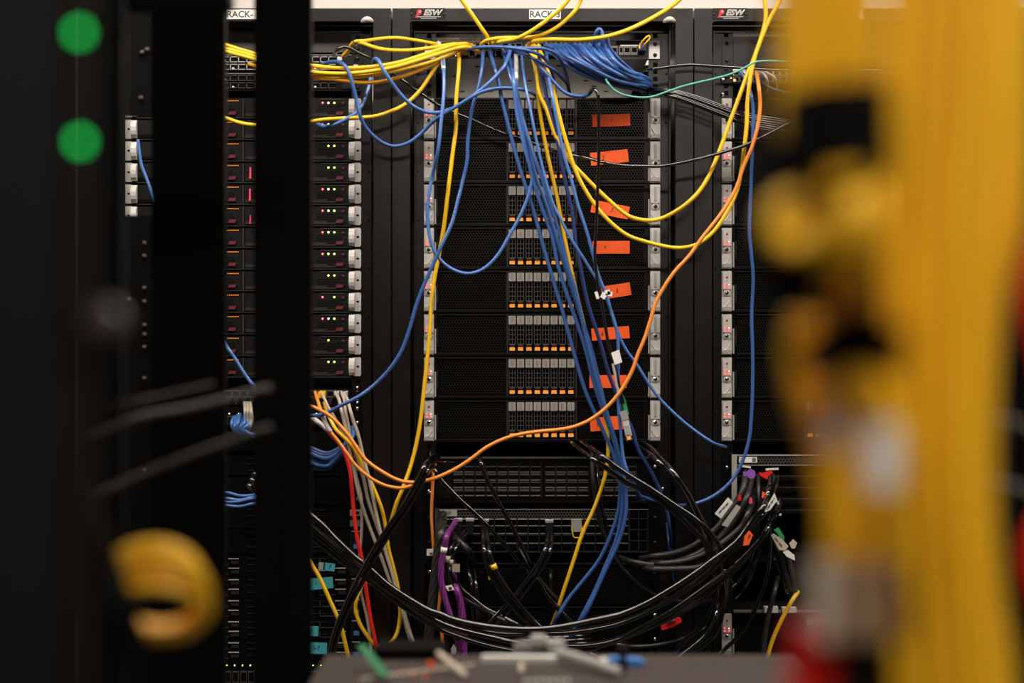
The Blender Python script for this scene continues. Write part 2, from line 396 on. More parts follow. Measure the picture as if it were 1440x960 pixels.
def server2u(loc, label, group):
    t = thing('storage_server', label, 'server', loc, group)
    c = MB()
    c.box(sx_(613), sx_(911), .004, .72, sz_(59.5), sz_(1), 'steel')
    c.box(sx_(611), sx_(913.5), -.001, .006, sz_(59.8), sz_(.6), 'face')
    c.build('chassis', t)
    f = MB()
    f.box(sx_(613), sx_(912), -.010, -.001, sz_(3), sz_(.8), 'face'); f.box(sx_(613), sx_(912), -.010, -.001, sz_(59.5), sz_(55.5), 'face')
    f.box(sx_(617), sx_(909), -.0106, -.0098, sz_(56.6), sz_(56), 'line'); f.box(sx_(617), sx_(909), -.0106, -.0098, sz_(3.0), sz_(2.5), 'line')  # thin grey strips standing in for highlights on the bezel edges
    for p in (612.5, 712.5, 809): f.box(sx_(p), sx_(p + 2.2), -.0105, -.001, sz_(56), sz_(2), 'line' if p > 700 else 'face')
    f.box(sx_(905.5), sx_(912), -.010, -.001, sz_(56), sz_(2), 'face'); f.box(sx_(615.5), sx_(616.4), -.0112, -.001, sz_(46), sz_(20), 'line')
    f.build('bezel_frame', t)
    for (a, b) in ((616, 712), (811.5, 905.5)):
        m = MB(); m.hexgrid(sx_(a), sx_(b), sz_(55), sz_(3.2), -.0075, 4.0 * K, .72, .0015, 'mesh')
        m.box(sx_(a), sx_(b), -.0030, -.0012, sz_(55.5), sz_(3), 'void')
        m.box(sx_(b - 1.2), sx_(b), -.0084, -.0075, sz_(53), sz_(7), 'mesh')
        m.build('mesh_panel', t)
    for i in range(8):
        x0 = 715.3 + 11.75 * i; x1 = x0 + 10.0
        d = MB()
        d.box(sx_(x0), sx_(x1), -.0045, -.001, sz_(55.5), sz_(3), 'void')
        for j in range(3): d.box(sx_(x0 + .4 + j * 4.2), sx_(x0 + 1.2 + j * 4.2), -.0085, -.004, sz_(44), sz_(17), 'cell')
        for j in range(5): d.box(sx_(x0 + .4), sx_(x1 - .2), -.0082, -.004, sz_(17.9 + j * 6.5), sz_(17 + j * 6.5), 'cell')
        d.prism([(sx_(x0 + 2.5), sz_(46)), (sx_(x1 - 2.5), sz_(46)), (sx_(x1 - .3), sz_(44)), (sx_(x0 + .3), sz_(44))], -.008, -.004, 'cell')
        do = d.build('drive_carrier', t)
        cp = MB(); cp.box(sx_(x0), sx_(x1), -.0115, -.004, sz_(16), sz_(4), 'cap', .0006); cp.box(sx_(x0 + 3.4), sx_(x0 + 3.9), -.0117, -.0114, sz_(14.5), sz_(5.5), 'cell')
        cp.box(sx_(x0 + 5.6), sx_(x0 + 6.1), -.0117, -.0114, sz_(14.5), sz_(5.5), 'cell')
        cp.build('carrier_cap', do, label='grey handle cap')
        lt = MB(); lt.prism([(sx_(x0 + 1.2), sz_(52.8)), (sx_(x1 - 1.2), sz_(52.8)), (sx_(x1 - 1.2), sz_(49.8)), (sx_(x0 + 1.2), sz_(49.8))], -.0110, -.004, 'latchl')
        lt.box(sx_(x0 + 1.4), sx_(x1 - 1.4), -.0085, -.004, sz_(49.8), sz_(47.8), 'latch')
        lt.build('release_latch', do, label='orange release latch')
    ear2u(t, -1); ear2u(t, 1)
    return t
ORD = ['topmost', 'second from the top', 'third from the top', 'fourth from the top', 'fifth from the top', 'sixth from the top', 'seventh from the top', 'lowest']
TAPE = [(859, 170, 53, 17, -2, '1', 'orange'), (856.5, 222, 53, 18, -6, '2', 'orange'), (857.5, 295, 53, 18, 11, '3', 'orange'), (859, 348, 52, 18, 0, '4', 'orange'),
        (866, 409, 41, 18, -9, '5', 'orange'), (858, 468.5, 53, 17, -4, '6', 'orange'), (854.5, 536, 52, 18, 0, '7', 'red-orange'), (852.5, 595, 46, 19, -4, '8', 'red-orange')]
proto = None
WORD = ['one', 'two', 'three', 'four', 'five', 'six', 'seven', 'eight']
for i in range(8):
    top = 137.5 + 60.5 * i; loc = (CC, 0, Z(top + 60.5))
    lb = f'server with orange latches, {ORD[i]} of eight in the middle cabinet'
    if i == 0: proto = t = server2u(loc, lb, 'orange-latched servers in the middle cabinet')
    else:
        t = copy_tree(proto); t.location = loc; t['label'] = lb
servers = [o for o in COL.objects if o.name.startswith('storage_server')]
servers.sort(key=lambda o: -o.location.z)
SERVER_C = list(servers)
for i in range(8):
    loc = (CR, 0, Z(137.5 + 60.5 * i + 60.5)); t = copy_tree(proto); t.location = loc
    t['label'] = f'server with red-lit ear, {ORD[i]} of upper eight, right cabinet'; t['group'] = 'servers in the right cabinet'
t = copy_tree(proto); t.location = (CR, 0, Z(861 + 60.5)); t['label'] = 'two-unit server under the pale shelf at the bottom of the right cabinet'; t['group'] = 'servers in the right cabinet'
# orange numbered tapes stuck on the middle servers
for i, (cx, cy, w, h, ang, num, c) in enumerate(TAPE):
    sv = SERVER_C[i]; b = MB(); a = math.radians(ang)
    n_ = 6
    P = lambda u, v, y: (u * math.cos(a) + v * math.sin(a), y, -u * math.sin(a) + v * math.cos(a))
    hw, hh = w * K / 2, h * K / 2
    for j in range(n_):                                                     # slightly lifted ends
        u0, u1 = -hw + 2 * hw * j / n_, -hw + 2 * hw * (j + 1) / n_
        q = lambda u: -.0098 - .0018 * abs(u / hw) ** 4
        b.quad([P(u0, -hh, q(u0)), P(u1, -hh, q(u1)), P(u1, hh, q(u1)), P(u0, hh, q(u0))], 'tape')
        b.quad([P(u0, hh, q(u0) + .0002), P(u1, hh, q(u1) + .0002), P(u1, -hh, q(u1) + .0002), P(u0, -hh, q(u0) + .0002)], 'tape')
    o = b.build('tape_label', sv, label=f'{c} tape with handwritten {num}'); o.location = (X(cx) - sv.location.x, 0, Z(cy) - sv.location.z)
    off = {'1': 1, '2': -9, '3': 2, '4': -9, '5': 1, '6': -12, '7': 10, '8': -12}[num]
    textmesh('handwriting', {'4': '+'}.get(num, num), .0135, 'ink', o, P(off * K, 0, -.0108), shear=.25, rotz=a, sx=.85, bold=-.0002)
# ---------------------------------------------------------------- 1U servers of the left cabinet
def lx(px): return (px - 343.0 - 1.5) * K
def server1u(i, loc, leds):
    t = thing('thin_server', '', 'server', loc, 'thin servers in the left cabinet'); z = lambda d: (30.3 - d) * K
    c = MB(); c.box(lx(193), lx(492), .004, .70, z(29.6), z(.8), 'steel'); c.box(lx(192), lx(494), -.001, .005, z(30), z(.4), 'face'); c.box(lx(193), lx(493), -.0085, -.001, z(30), z(28.6), 'line')
    c.build('chassis', t)
    for j in range(4):
        a = 193 + 75.4 * j; b = a + 74; d = MB()
        d.box(lx(a), lx(b), -.006, -.001, z(28), z(2), 'plastic'); d.box(lx(b), lx(b + 1.0), -.0095, -.001, z(29), z(2), 'meshl')
        d.box(lx(a + 2), lx(b - 12), -.0075, -.006, z(27), z(22.5), 'line' if j > 1 else 'face')
        d.hexgrid(lx(b - 48), lx(b - 10), z(20.5), z(11), -.0068, 4.6 * K, .72, .001, 'mesh')
        d.box(lx(b - 42), lx(b - 6), -.0075, -.006, z(3.4), z(2.4), 'meshl' if j == 3 else 'face')
        do = d.build('drive_bay', t)
        l = MB(); l.prism([(lx(b - 21), z(25)), (lx(b - 11), z(25)), (lx(b - 9), z(20.5)), (lx(b - 19), z(20.5))], -.0095, -.006, 'maroon'); l.box(lx(b - 32), lx(b - 21), -.0085, -.006, z(23.4), z(22), 'mesh')
        l.build('bay_latch', do, label='maroon bay latch')
        if j == 1:
            s = MB()
            for q in range(7): s.box(lx(b - 22 + q * 2.4), lx(b - 20.6 + q * 2.4), -.0078, -.006, z(6.0), z(4.4), 'latch')
            s.build('orange_marking', do)
    bt = MB(); bt.disc(lx(483), z(8.5), .0026, -.009, -.006, 'maroon', 10); bt.disc(lx(476.5), z(9), .0014, -.0082, -.006, 'line', 8); bt.build('power_button', t)
    for (px, k) in leds:
        l = MB(); l.dome(lx(px), z(8), .0021, -.0062, .0016, k, 10, 2); l.build('status_light', t, label={'ledr': 'glowing red light', 'ledg': 'glowing green light', 'ledy': 'glowing pale green light'}[k])
    for s in (-1, 1):
        e = MB(); x0, x1 = (lx(491.5), lx(499.5)) if s > 0 else (lx(186), lx(194)); p0, p1 = (lx(499), lx(508)) if s > 0 else (lx(177), lx(186.5))
        tw = R.uniform(-.0008, .0008)
        pr = [(p0, z(28)), (p1 - .002, z(28)), (p1, z(25.5)), (p1, z(3.5)), (p1 - .002, z(1.5)), (p0, z(1.5))]
        e.prism(pr, -.006, 0, 'silver'); e.disc((p0 + p1) / 2, z(14.5), .0022, -.0064, -.0056, 'void', 10, 1.3)
        eo = e.build('ear', t)
        kn = MB(); n0 = 7; arc = []
        for q in range(n0 + 1):
            an = math.pi * q / n0; arc.append((z(14.8) + .0185 * math.cos(an), -.006 - .012 * math.sin(an)))
        for q in range(n0):                                                  # half-round cam handle
            (za, ya), (zb, yb) = arc[q], arc[q + 1]
            kn.quad([(x0, ya, za), (x0, yb, zb), (x1, yb, zb), (x1, ya, za)], 'silver')
        for xx, rev in ((x0, 1), (x1, -1)):
            kn.quad([(xx, y_, z_) for z_, y_ in arc][::rev], 'silver')
        kn.build('cam_handle', eo, label='half-round silver cam handle')
    return t
G_, R_ = 'ledg', 'ledr'
PAT = [(R_, 'ledy', G_), (R_, 'ledy', G_), (0, 'ledg', G_), (0, 'ledg', G_), (R_, 'ledy', G_), (R_, 'ledy', G_), (R_, 'ledy', G_), (R_, G_, G_), (0, 'ledg', G_), (R_, 0, G_), (R_, 'ledy', G_), (0, 'ledg', 0), (0, 'ledg', G_)]
NTH = ['first', 'second', 'third', 'fourth', 'fifth', 'sixth', 'seventh', 'eighth', 'ninth', 'tenth', 'eleventh', 'twelfth', 'thirteenth']
for i, p in enumerate(PAT):
    t = server1u(i, (CL, 0, Z(137 + 30.3 * i + 30.3)), [(px, k) for px, k in zip((454, 462.3, 470.5), p) if k])
    col = {3: 'one red and two green lights', 2: 'two lights lit', 1: 'a single green light'}[sum(1 for q in p if q)]
    t['label'] = f'thin server showing {col}, {NTH[i]} from top, left cabinet'

for (py0, py1, xa, xb, nm) in ((236, 252, 351.5, 354.5, 'upper'), (266, 283, 351, 354, 'middle'), (303, 315, 352, 354, 'lower')):
    m_ = MB(); m_.prism([(X(xb - (xb - xa) * .9), Z(py1)), (X(xb), Z(py1)), (X(xb), Z(py0)), (X(xa + 1), Z(py0))], -.014, -.008, 'pinktab')
    tag(m_.build('pull_tab'), f'small pink tab at the right edge of the gap between posts, {nm} of three', 'pull tab')

def unit(name, label, cx, top, bot, body='face', ear='void', depth=.5, group=None, y0=-.008, halfw=149.5, cat='rack unit', ears=True):
    """rack-mounted box with its two mounting ears; returns (thing, px->local x, py->local z)"""
    t = thing(name, label, cat, (cx, 0, Z(bot)), group)
    fx = lambda px: (px - 762.5) * K                                         # px as measured on the middle cabinet
    fz = lambda py: (bot - py) * K
    b = MB(); b.box(fx(762.5 - halfw), fx(762.5 + halfw), y0, y0 + .006, 0.0006, (bot - top) * K - .0006, body); b.box(fx(762.5 - halfw + .7), fx(762.5 + halfw - .7), y0 + .005, depth, .001, (bot - top) * K - .001, 'steel' if name == 'network_switch' else 'void')
    b.build('chassis', t)
    if ears:
        for s in (-1, 1):
            e = MB(); e.box(fx(762.5 + s * 149.5), fx(762.5 + s * 165), -.004, 0, .0008, (bot - top) * K - .0008, ear)
            eo = e.build('ear', t)
            sc = MB(); hh = (bot - top)
            for d in ((.22, .78) if hh > 20 else (.5,)): sc.dome(fx(762.5 + s * 158.5), hh * d * K, .0042, -.004, .003, 'kdull' if ear != 'void' else 'chrome', 12); 
            sc.build('mounting_screw', eo)
    return t, fx, fz

# top-of-rack switch in the middle cabinet
t, fx, fz = unit('network_switch', 'network switch full of yellow and blue cables, top of the middle cabinet', CC, 56.5, 83.5, 'face', 'white', .474, cat='switch')
f = MB()
f.box(fx(608), fx(676), -.0105, -.008, fz(60.5), fz(54), 'lbl'); f.box(fx(628), fx(646), -.0112, -.0105, fz(56.5), fz(54.5), 'white')
f.box(fx(613), fx(911), -.0095, -.008, fz(84), fz(81.5), 'line')
for q in range(5): f.box(fx(650 + q * 4), fx(652.5 + q * 4), -.011, -.0105, fz(58.2), fz(56.6), 'text')
f.build('faceplate', t)
for r_, (ya, yb) in enumerate(((61.5, 69), (71.5, 79))):
    for q in range(24):
        x = 622 + q * 9.35 + (4 if q > 11 else 0); p = MB()
        p.box(fx(x), fx(x + .8), -.0105, -.008, fz(yb), fz(ya), 'grey'); p.box(fx(x + 8.2), fx(x + 9.0), -.0105, -.008, fz(yb), fz(ya), 'grey')
        p.box(fx(x), fx(x + 9), -.0105, -.008, fz(ya + .8), fz(ya), 'grey'); p.box(fx(x + .8), fx(x + 8.2), -.0085, -.008, fz(yb), fz(ya + .8), 'void')
        p.box(fx(x - .2), fx(x + 1.2), -.0112, -.008, fz(yb + 1.6), fz(yb), 'chrome')
        p.build('port', t)
for (a, b) in ((856, 868), (870, 876), (877, 886), (887, 896)):
    p = MB(); p.box(fx(a), fx(b), -.011, -.008, fz(78.5), fz(66), 'grey'); p.box(fx(a + 1.2), fx(b - 1.2), -.0114, -.011, fz(74.5), fz(68.5), 'void'); p.build('fibre_port', t)
s_ = MB(); s_.box(fx(866), fx(903), -.0112, -.008, fz(63.6), fz(58.8), 'void'); s_.box(fx(872), fx(900), -.0116, -.0112, fz(66.2), fz(64.4), 'silver'); s_.build('marking_strip', t)
for q in range(13):
    pass
sl = MB()
for (px, py) in ((672, 93), (676, 101), (716, 92), (722, 104), (745, 113), (786, 92), (824, 113), (835, 121), (852, 128), (640, 107), (650, 128), (690, 128), (770, 106)):
    yb = 397 * 2.93 / (480 - py) - 2.93; xx = (px - 720) * (yb + 2.93) / 2000 - CC
    sl.box(xx - .005, xx + .005, yb - .004, yb + .004, -.0004, .0006, 'void')
sl.build('underside_slot', t)
for o in t.children:
    if o.name.startswith('ear'): o['label'] = 'white mounting ear'
# the unit that fills the dark space at the cable bundle's right end
# big spine switches in the lower part of the middle cabinet
t, fx, fz = unit('spine_switch', 'black modular switch with empty ports, directly below the eight servers', CC, 641, 707, 'face', 'void', .6, cat='switch')
f = MB(); f.box(fx(613), fx(911), -.014, -.008, fz(644), fz(641.5), 'meshl'); f.box(fx(613), fx(911), -.012, -.008, fz(707), fz(704), 'face')
f.hexgrid(fx(613), fx(637), fz(700), fz(647), -.0095, 2.6 * K, .6, .001, 'mesh')
for q in range(8): f.box(fx(616 + q * 1.5), fx(617 + q * 1.5), -.0105, -.0098, fz(649), fz(647.6), 'reddot' if q < 6 else 'wtext')
for q in range(9): f.box(fx(630 + q * 1.1), fx(630.7 + q * 1.1), -.0105, -.0098, fz(649.3), fz(648.3), 'grey')
f.build('faceplate', t)
xs = [638 + 15.5 * q for q in range(8)] + [767 + 15.5 * q for q in range(4)] + [834 + 15.5 * q for q in range(4)]
for q, x in enumerate(xs):
    p = MB()
    for (ya, yb, k) in ((655, 656.2, 'meshl'), (662.5, 663.3, 'grey'), (663.3, 667.5, 'cell'), (673.8, 674.8, 'grey'), (676.3, 678.2, 'cell'), (684, 685, 'grey'), (685, 690, 'cell'), (695.5, 696.6, 'grey')):
        p.box(fx(x), fx(x + 13), -.0115 if k == 'grey' else -.0105, -.008, fz(yb), fz(ya), k)
    for w in range(6): p.box(fx(x + .8 + w * 2.1), fx(x + 1.6 + w * 2.1), -.0113, -.0105, fz(664.2), fz(663.2), 'void'); p.box(fx(x + .8 + w * 2.1), fx(x + 1.6 + w * 2.1), -.0113, -.0105, fz(685.9), fz(685), 'void')
    p.box(fx(x + 14.2), fx(x + 14.9), -.0095, -.008, fz(700), fz(651), 'line')
    p.build('port_cage', t)
t, fx, fz = unit('cabled_switch', 'wide switch with honeycomb top strip and thick black plugs, middle cabinet', CC, 714, 776, 'void', 'face', .6, cat='switch', y0=-.002)
f = MB(); f.hexgrid(fx(613), fx(884), fz(727), fz(715.5), -.0125, 4.1 * K, .72, .002, 'meshl')
f.box(fx(613), fx(911), -.014, -.0125, fz(715.8), fz(714.4), 'grey'); f.box(fx(613), fx(911), -.013, -.008, fz(775.5), fz(773.6), 'line')
for y in (715, 727.5, 743, 758.5): f.box(fx(884), fx(911), -.013, -.009, fz(y + 1.2), fz(y), 'line')
for x in (884, 897, 909.5): f.box(fx(x), fx(x + 1.2), -.013, -.009, fz(775), fz(715), 'line')
f.box(fx(612), fx(616.5), -.014, -.006, fz(775), fz(714.5), 'meshl')
f.build('honeycomb_faceplate', t)
for q in range(17):
    x = 617 + 15.7 * q; p = MB()
    for (ya, k) in ((728.0, 'silverd'), (737.5, 'grey'), (748.5, 'grey'), (762, 'grey')):
        if q < 3 and ya > 740: k = 'line'
        p.box(fx(x + 1), fx(x + 14.5), -.0135, -.009, fz(ya + 1.5), fz(ya), k)
        for w in range(6): p.box(fx(x + 2 + w * 2.1), fx(x + 2.7 + w * 2.1), -.0138, -.0134, fz(ya + 1.5), fz(ya + .8), 'void')
    p.box(fx(x + 2), fx(x + 14), -.012, -.010, fz(752), fz(750.3), 'cell'); p.box(fx(x + 15), fx(x + 15.9), -.0135, -.004, fz(775), fz(728), 'line')
    p.box(fx(x), fx(x + 15.7), -.0035, -.0022, fz(774), fz(728), 'void')
    p.build('port_cage', t)
p = MB(); p.box(fx(619), fx(643), -.0155, -.0135, fz(724.5), fz(715.8), 'lbl')
for q in range(9): p.box(fx(621 + q * 1.6), fx(621.9 + q * 1.6), -.0157, -.0154, fz(723 - (q % 3)), fz(717.5), 'text')
p.build('barcode_sticker', t, label='grey printed sticker')
# dark honeycomb servers at the bottom of the middle cabinet
for q, (a, b, lb) in enumerate(((790, 850, 'dark server with honeycomb front behind the black cable tangle'), (851, 911, 'dark server behind the sagging cables, just above the foreground shelf'))):
    t, fx, fz = unit('dark_server', lb, CC, a, b, 'void', 'void', .6, cat='server')
    f = MB(); f.hexgrid(fx(700), fx(880), fz(b - 4), fz(a + 6), -.0105, 4.2 * K, .75, .001, 'mesh'); f.box(fx(640), fx(905), -.011, -.008, fz(a + 2), fz(a + 1), 'line'); f.build('honeycomb_front', t)
    for w in range(5):
        p = MB(); p.box(fx(640 + w * 11), fx(648 + w * 11), -.011, -.008, fz(b - 8), fz(a + 8), 'face'); p.box(fx(642 + w * 11), fx(646 + w * 11), -.0115, -.011, fz(a + 14), fz(a + 12), 'ledb' if w == 4 and q == 0 else 'line'); p.build('drive_carrier', t)
# ---- right cabinet: patch panel, blank, honeycomb switch, shelf
t, fx, fz = unit('blank_panel', 'blank dark panel at the top of the right cabinet', CR, 52, 95, 'black', 'black', .02, cat='blank panel')
t, fx, fz = unit('small_switch', 'crowded switch with tiny wires below the blank panel, right cabinet', CR, 99, 118, 'cell', 'plastic', .3, cat='switch')
for q in range(20):
    p = MB(); x = 612 + q * 9.4; p.box(fx(x), fx(x + 8.6), -.011, -.008, fz(107), fz(100.5), 'lbl'); p.box(fx(x + 1), fx(x + 7.6), -.0114, -.011, fz(106), fz(101.7), 'void'); p.box(fx(x), fx(x + 8.6), -.011, -.008, fz(116), fz(109), 'grey'); p.box(fx(x + 1), fx(x + 7.6), -.0114, -.011, fz(115), fz(110), 'void'); p.build('port', t)
p = MB(); p.disc(fx(614), fz(114), .0026, -.013, -.011, 'ledro', 10); p.build('status_light', t, label='orange glowing light')
p = MB(); p.disc(fx(609), fz(111), .0012, -.013, -.011, 'ledg', 8); p.build('status_light', t)
t, fx, fz = unit('honeycomb_switch', 'switch with pale honeycomb strip and colour-tabbed plugs, right cabinet', CR, 638, 722, 'void', 'void', .5, cat='switch', y0=-.004)
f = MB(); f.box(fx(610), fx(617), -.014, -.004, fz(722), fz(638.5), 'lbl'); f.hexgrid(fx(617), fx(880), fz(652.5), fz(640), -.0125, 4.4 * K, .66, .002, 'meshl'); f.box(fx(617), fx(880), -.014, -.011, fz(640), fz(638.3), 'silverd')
f.box(fx(617), fx(880), -.014, -.011, fz(654), fz(652.3), 'grey')
for y in (668, 684, 700, 716): f.box(fx(617), fx(880), -.0125, -.009, fz(y + 1.2), fz(y), 'line')
f.build('honeycomb_faceplate', t)
p = MB(); p.box(fx(620), fx(645), -.0155, -.0135, fz(649.5), fz(641.5), 'white')
p.box(fx(638), fx(643.5), -.0158, -.0155, fz(648.5), fz(642.5), 'grey'); p.box(fx(621), fx(628), -.0158, -.0155, fz(648.5), fz(642.5), 'pinklbl_glow'); p.build('printed_sticker', t)
t = thing('rack_shelf', 'grey steel shelf lip above the lowest server, right cabinet', 'shelf', (CR, 0, Z(860)))
s_ = MB(); s_.box(fx(612), fx(905), -.012, .78, 0, 4.3 * K, 'void'); s_.box(fx(612), fx(905), -.016, -.012, 0, 4.5 * K, 'grey'); s_.box(fx(612), fx(905), -.017, -.013, -.0005, 1.2 * K, 'line'); s_.build('shelf_plate', t)
s_ = MB(); s_.box(fx(655), fx(674), -.02, -.005, 1 * K, 9 * K, 'silver'); s_.box(fx(680), fx(700), -.02, -.005, 1 * K, 8 * K, 'silver'); s_.build('shelf_bracket', t)
# ---- left cabinet: top units
t, fx, fz = unit('blank_panel', 'grey-brown blank panel at the top of the left cabinet', CL, 47, 75, 'shelf', 'black', .02, cat='blank panel')
for (nm, a, b, lb) in (('patch_panel', 77, 101, 'patch panel with pale port frames behind yellow cables, left cabinet'), ('router', 103, 129, 'black router with small ports above the thin servers, left cabinet')):
    t, fx, fz = unit(nm, lb, CL, a, b, 'face', 'plastic', .35, cat=nm.replace('_', ' '))
    f = MB(); f.box(fx(612), fx(913), -.0095, -.008, fz(a + 2), fz(a + .6), 'grey'); f.box(fx(900), fx(917), -.013, -.008, fz(b - 3), fz(a + 4), 'plastic'); f.build('faceplate', t)
    for q in range(24):
        x = 616 + q * 11.5
        for r_ in range(2):
            p = MB(); y = a + 3.5 + r_ * 10.5; k = 'lbl' if nm == 'patch_panel' else 'cell'
            p.box(fx(x), fx(x + 1.1), -.0105, -.008, fz(y + 7.5), fz(y), k); p.box(fx(x), fx(x + 10), -.0105, -.008, fz(y + 1), fz(y), k); p.box(fx(x), fx(x + 10), -.0105, -.008, fz(y + 8), fz(y + 7), k)
            p.box(fx(x + 1), fx(x + 9.8), -.0086, -.008, fz(y + 7), fz(y + 1), 'void')
            if (q * 7 + r_ * 3) % 5 == 0: p.box(fx(x + 3), fx(x + 6), -.0115, -.0086, fz(y + 7), fz(y + 5), 'white')
            p.build('port', t)
    if nm == 'patch_panel':
        p = MB(); p.box(fx(893), fx(904), -.012, -.008, fz(86), fz(81), 'silver'); p.box(fx(885), fx(904), -.012, -.008, fz(98), fz(95), 'pinklbl_glow'); p.box(fx(916), fx(922), -.0135, -.005, fz(100), fz(92), 'white'); p.build('print_label', t)
# left cabinet: lower switches and blade units
t, fx, fz = unit('patch_panel', 'patch panel with grey, yellow and white plugs, middle of the left cabinet', CL, 546, 569, 'void', 'face', .3, cat='patch panel')
for q in range(26):
    p = MB(); x = 614 + 11 * q; p.box(fx(x), fx(x + 10), -.0105, -.008, fz(557), fz(548), 'cell'); p.box(fx(x + 1.2), fx(x + 8.8), -.0109, -.0105, fz(556), fz(550), 'void'); p.box(fx(x), fx(x + 10), -.010, -.008, fz(558.5), fz(557.5), 'grey'); p.box(fx(x + 2), fx(x + 8), -.0105, -.008, fz(565.5), fz(559.5), 'line'); p.disc(fx(x + 5), fz(567.3), .0008, -.0105, -.008, 'lbl', 6); p.build('port', t)
t, fx, fz = unit('network_switch', 'switch with tiny green lights and blue plugs, middle of the left cabinet', CL, 571, 600, 'face', 'face', .3, cat='switch')
for q in range(20):
    p = MB(); x = 616 + 13.6 * q; p.box(fx(x), fx(x + 11), -.0105, -.008, fz(596), fz(584), 'cell'); p.box(fx(x + 1.2), fx(x + 9.8), -.0109, -.0105, fz(595), fz(586), 'void'); p.disc(fx(x + 3), fz(581), .0012, -.0112, -.008, 'ledy', 6); p.build('port', t)
p = MB(); p.box(fx(858), fx(895), -.0108, -.008, fz(573.2), fz(572), 'pinktab'); p.build('red_stripe', t)
y = 640; q = 0
lows = [(606, 634, 'blank'), (640, 668, 'line'), (670, 710, 'blank'), (712, 742, 'lines'), (744, 777, 'handle')] + [(781 + 29.5 * i, 781 + 29.5 * i + 29, 'blade') for i in range(5)]
for q, (a, b, kd) in enumerate(lows):
    lb = {'blank': 'featureless black unit', 'line': 'black unit with thin bright edge lines', 'lines': 'black unit with silver supply corner', 'handle': 'black unit with blue square marking', 'blade': 'slim compute unit with small handle bars'}[kd]
    t, fx, fz = unit('compute_unit', f'{lb}, {NTH[q]} below the lit switch of the left cabinet', CL, a, b, 'void', 'void', .5, 'lower units of the left cabinet', cat='rack unit')
    if kd == 'blank': continue
    for w in range(4):
        x = 613 + 75 * w; p = MB()
        for (ya, k) in ((.12, 'line'), (.40, 'line'), (.72, 'line')):
            yy = a + (b - a) * ya; p.box(fx(x + 4), fx(x + 40), -.010, -.008, fz(yy + .8), fz(yy), k)
        if kd == 'blade':
            for (ya) in (.10, .56):
                yy = a + (b - a) * ya; p.box(fx(x + 52), fx(x + 67), -.011, -.008, fz(yy + 1.2), fz(yy), 'lbl'); p.box(fx(x + 56), fx(x + 67), -.011, -.008, fz(yy + 7.5), fz(yy + 3.5), 'line'); p.box(fx(x + 30), fx(x + 52), -.0105, -.008, fz(yy + 9), fz(yy + 8.2), 'cell'); p.box(fx(x + 30), fx(x + 31), -.0105, -.008, fz(yy + 9), fz(yy + 1), 'cell')
        p.build('node_front', t)
    p = MB(); p.box(fx(911), fx(926), -.012, -.004, fz(b - 1), fz(a + 1), 'plastic')
    if kd == 'lines': p.box(fx(911), fx(926), -.0135, -.012, fz(a + 12), fz(a + 3), 'lbl'); p.box(fx(911), fx(926), -.0135, -.012, fz(b - 3), fz(a + 18), 'grey'); p.box(fx(919), fx(924), -.0140, -.0135, fz(a + 10), fz(a + 6), 'void')
    else: p.box(fx(914), fx(925), -.0135, -.012, fz(a + 2.4), fz(a + 1), 'lbl'); p.box(fx(916), fx(924), -.0135, -.012, fz(b - 7), fz(b - 13), 'bluesq')
    p.build('power_supply', t, label='dark power supply module with a small blue square' if kd != 'lines' else None)
    tp = {5: [(452, 789, 458, 801, 'lbl', 4), (456, 790, 472, 801, 'cyan', 7)], 6: [(425, 811, 469.5, 827, 'cyan', -5)], 8: [(425, 878, 449, 892, 'cyan', 2)], 9: [(425, 901, 461, 917, 'cyan', 2)]}.get(q)
    if tp:
        for (x0, y0_, x1, y1_, k, an) in tp:
            if k == 'lbl': x0 = 449
            m_ = MB(); cxm = (x0 + x1) / 2; cym = (y0_ + y1_) / 2; hw = (x1 - x0) / 2 * K; hh = (y1_ - y0_) / 2 * K
            m_.box(-hw, hw, -.0005, 0, -hh, hh, k)
            o = m_.build('tape_label', t, label='cyan tape with marker writing' if k == 'cyan' else 'grey paper end of the tape'); o.location = (X(cxm) - CL, -.0145, Z(cym) - t.location.z); o.rotation_euler.y = math.radians(an)
            if k == 'cyan':
                textmesh('handwriting', {5: '7', 6: '1   6', 8: '3', 9: '5-7'}[q], .013, 'ink', o, (hw * .15, -.0008, 0), shear=.1, sx=.85)
t, fx, fz = unit('access_switch', 'switch with a row of small green lights, bottom of the left cabinet', CL, 929, 989, 'face', 'void', .3, cat='switch')
for q in range(26):
    p = MB(); x = 614 + 11 * q; p.box(fx(x), fx(x + 9), -.0105, -.008, fz(958), fz(942), 'cell'); p.box(fx(x + 1), fx(x + 8), -.0109, -.0105, fz(956), fz(944), 'void'); p.disc(fx(x + 3), fz(934), .0012, -.0112, -.008, 'ledg' if q % 3 else 'ledy', 6); p.build('port', t)
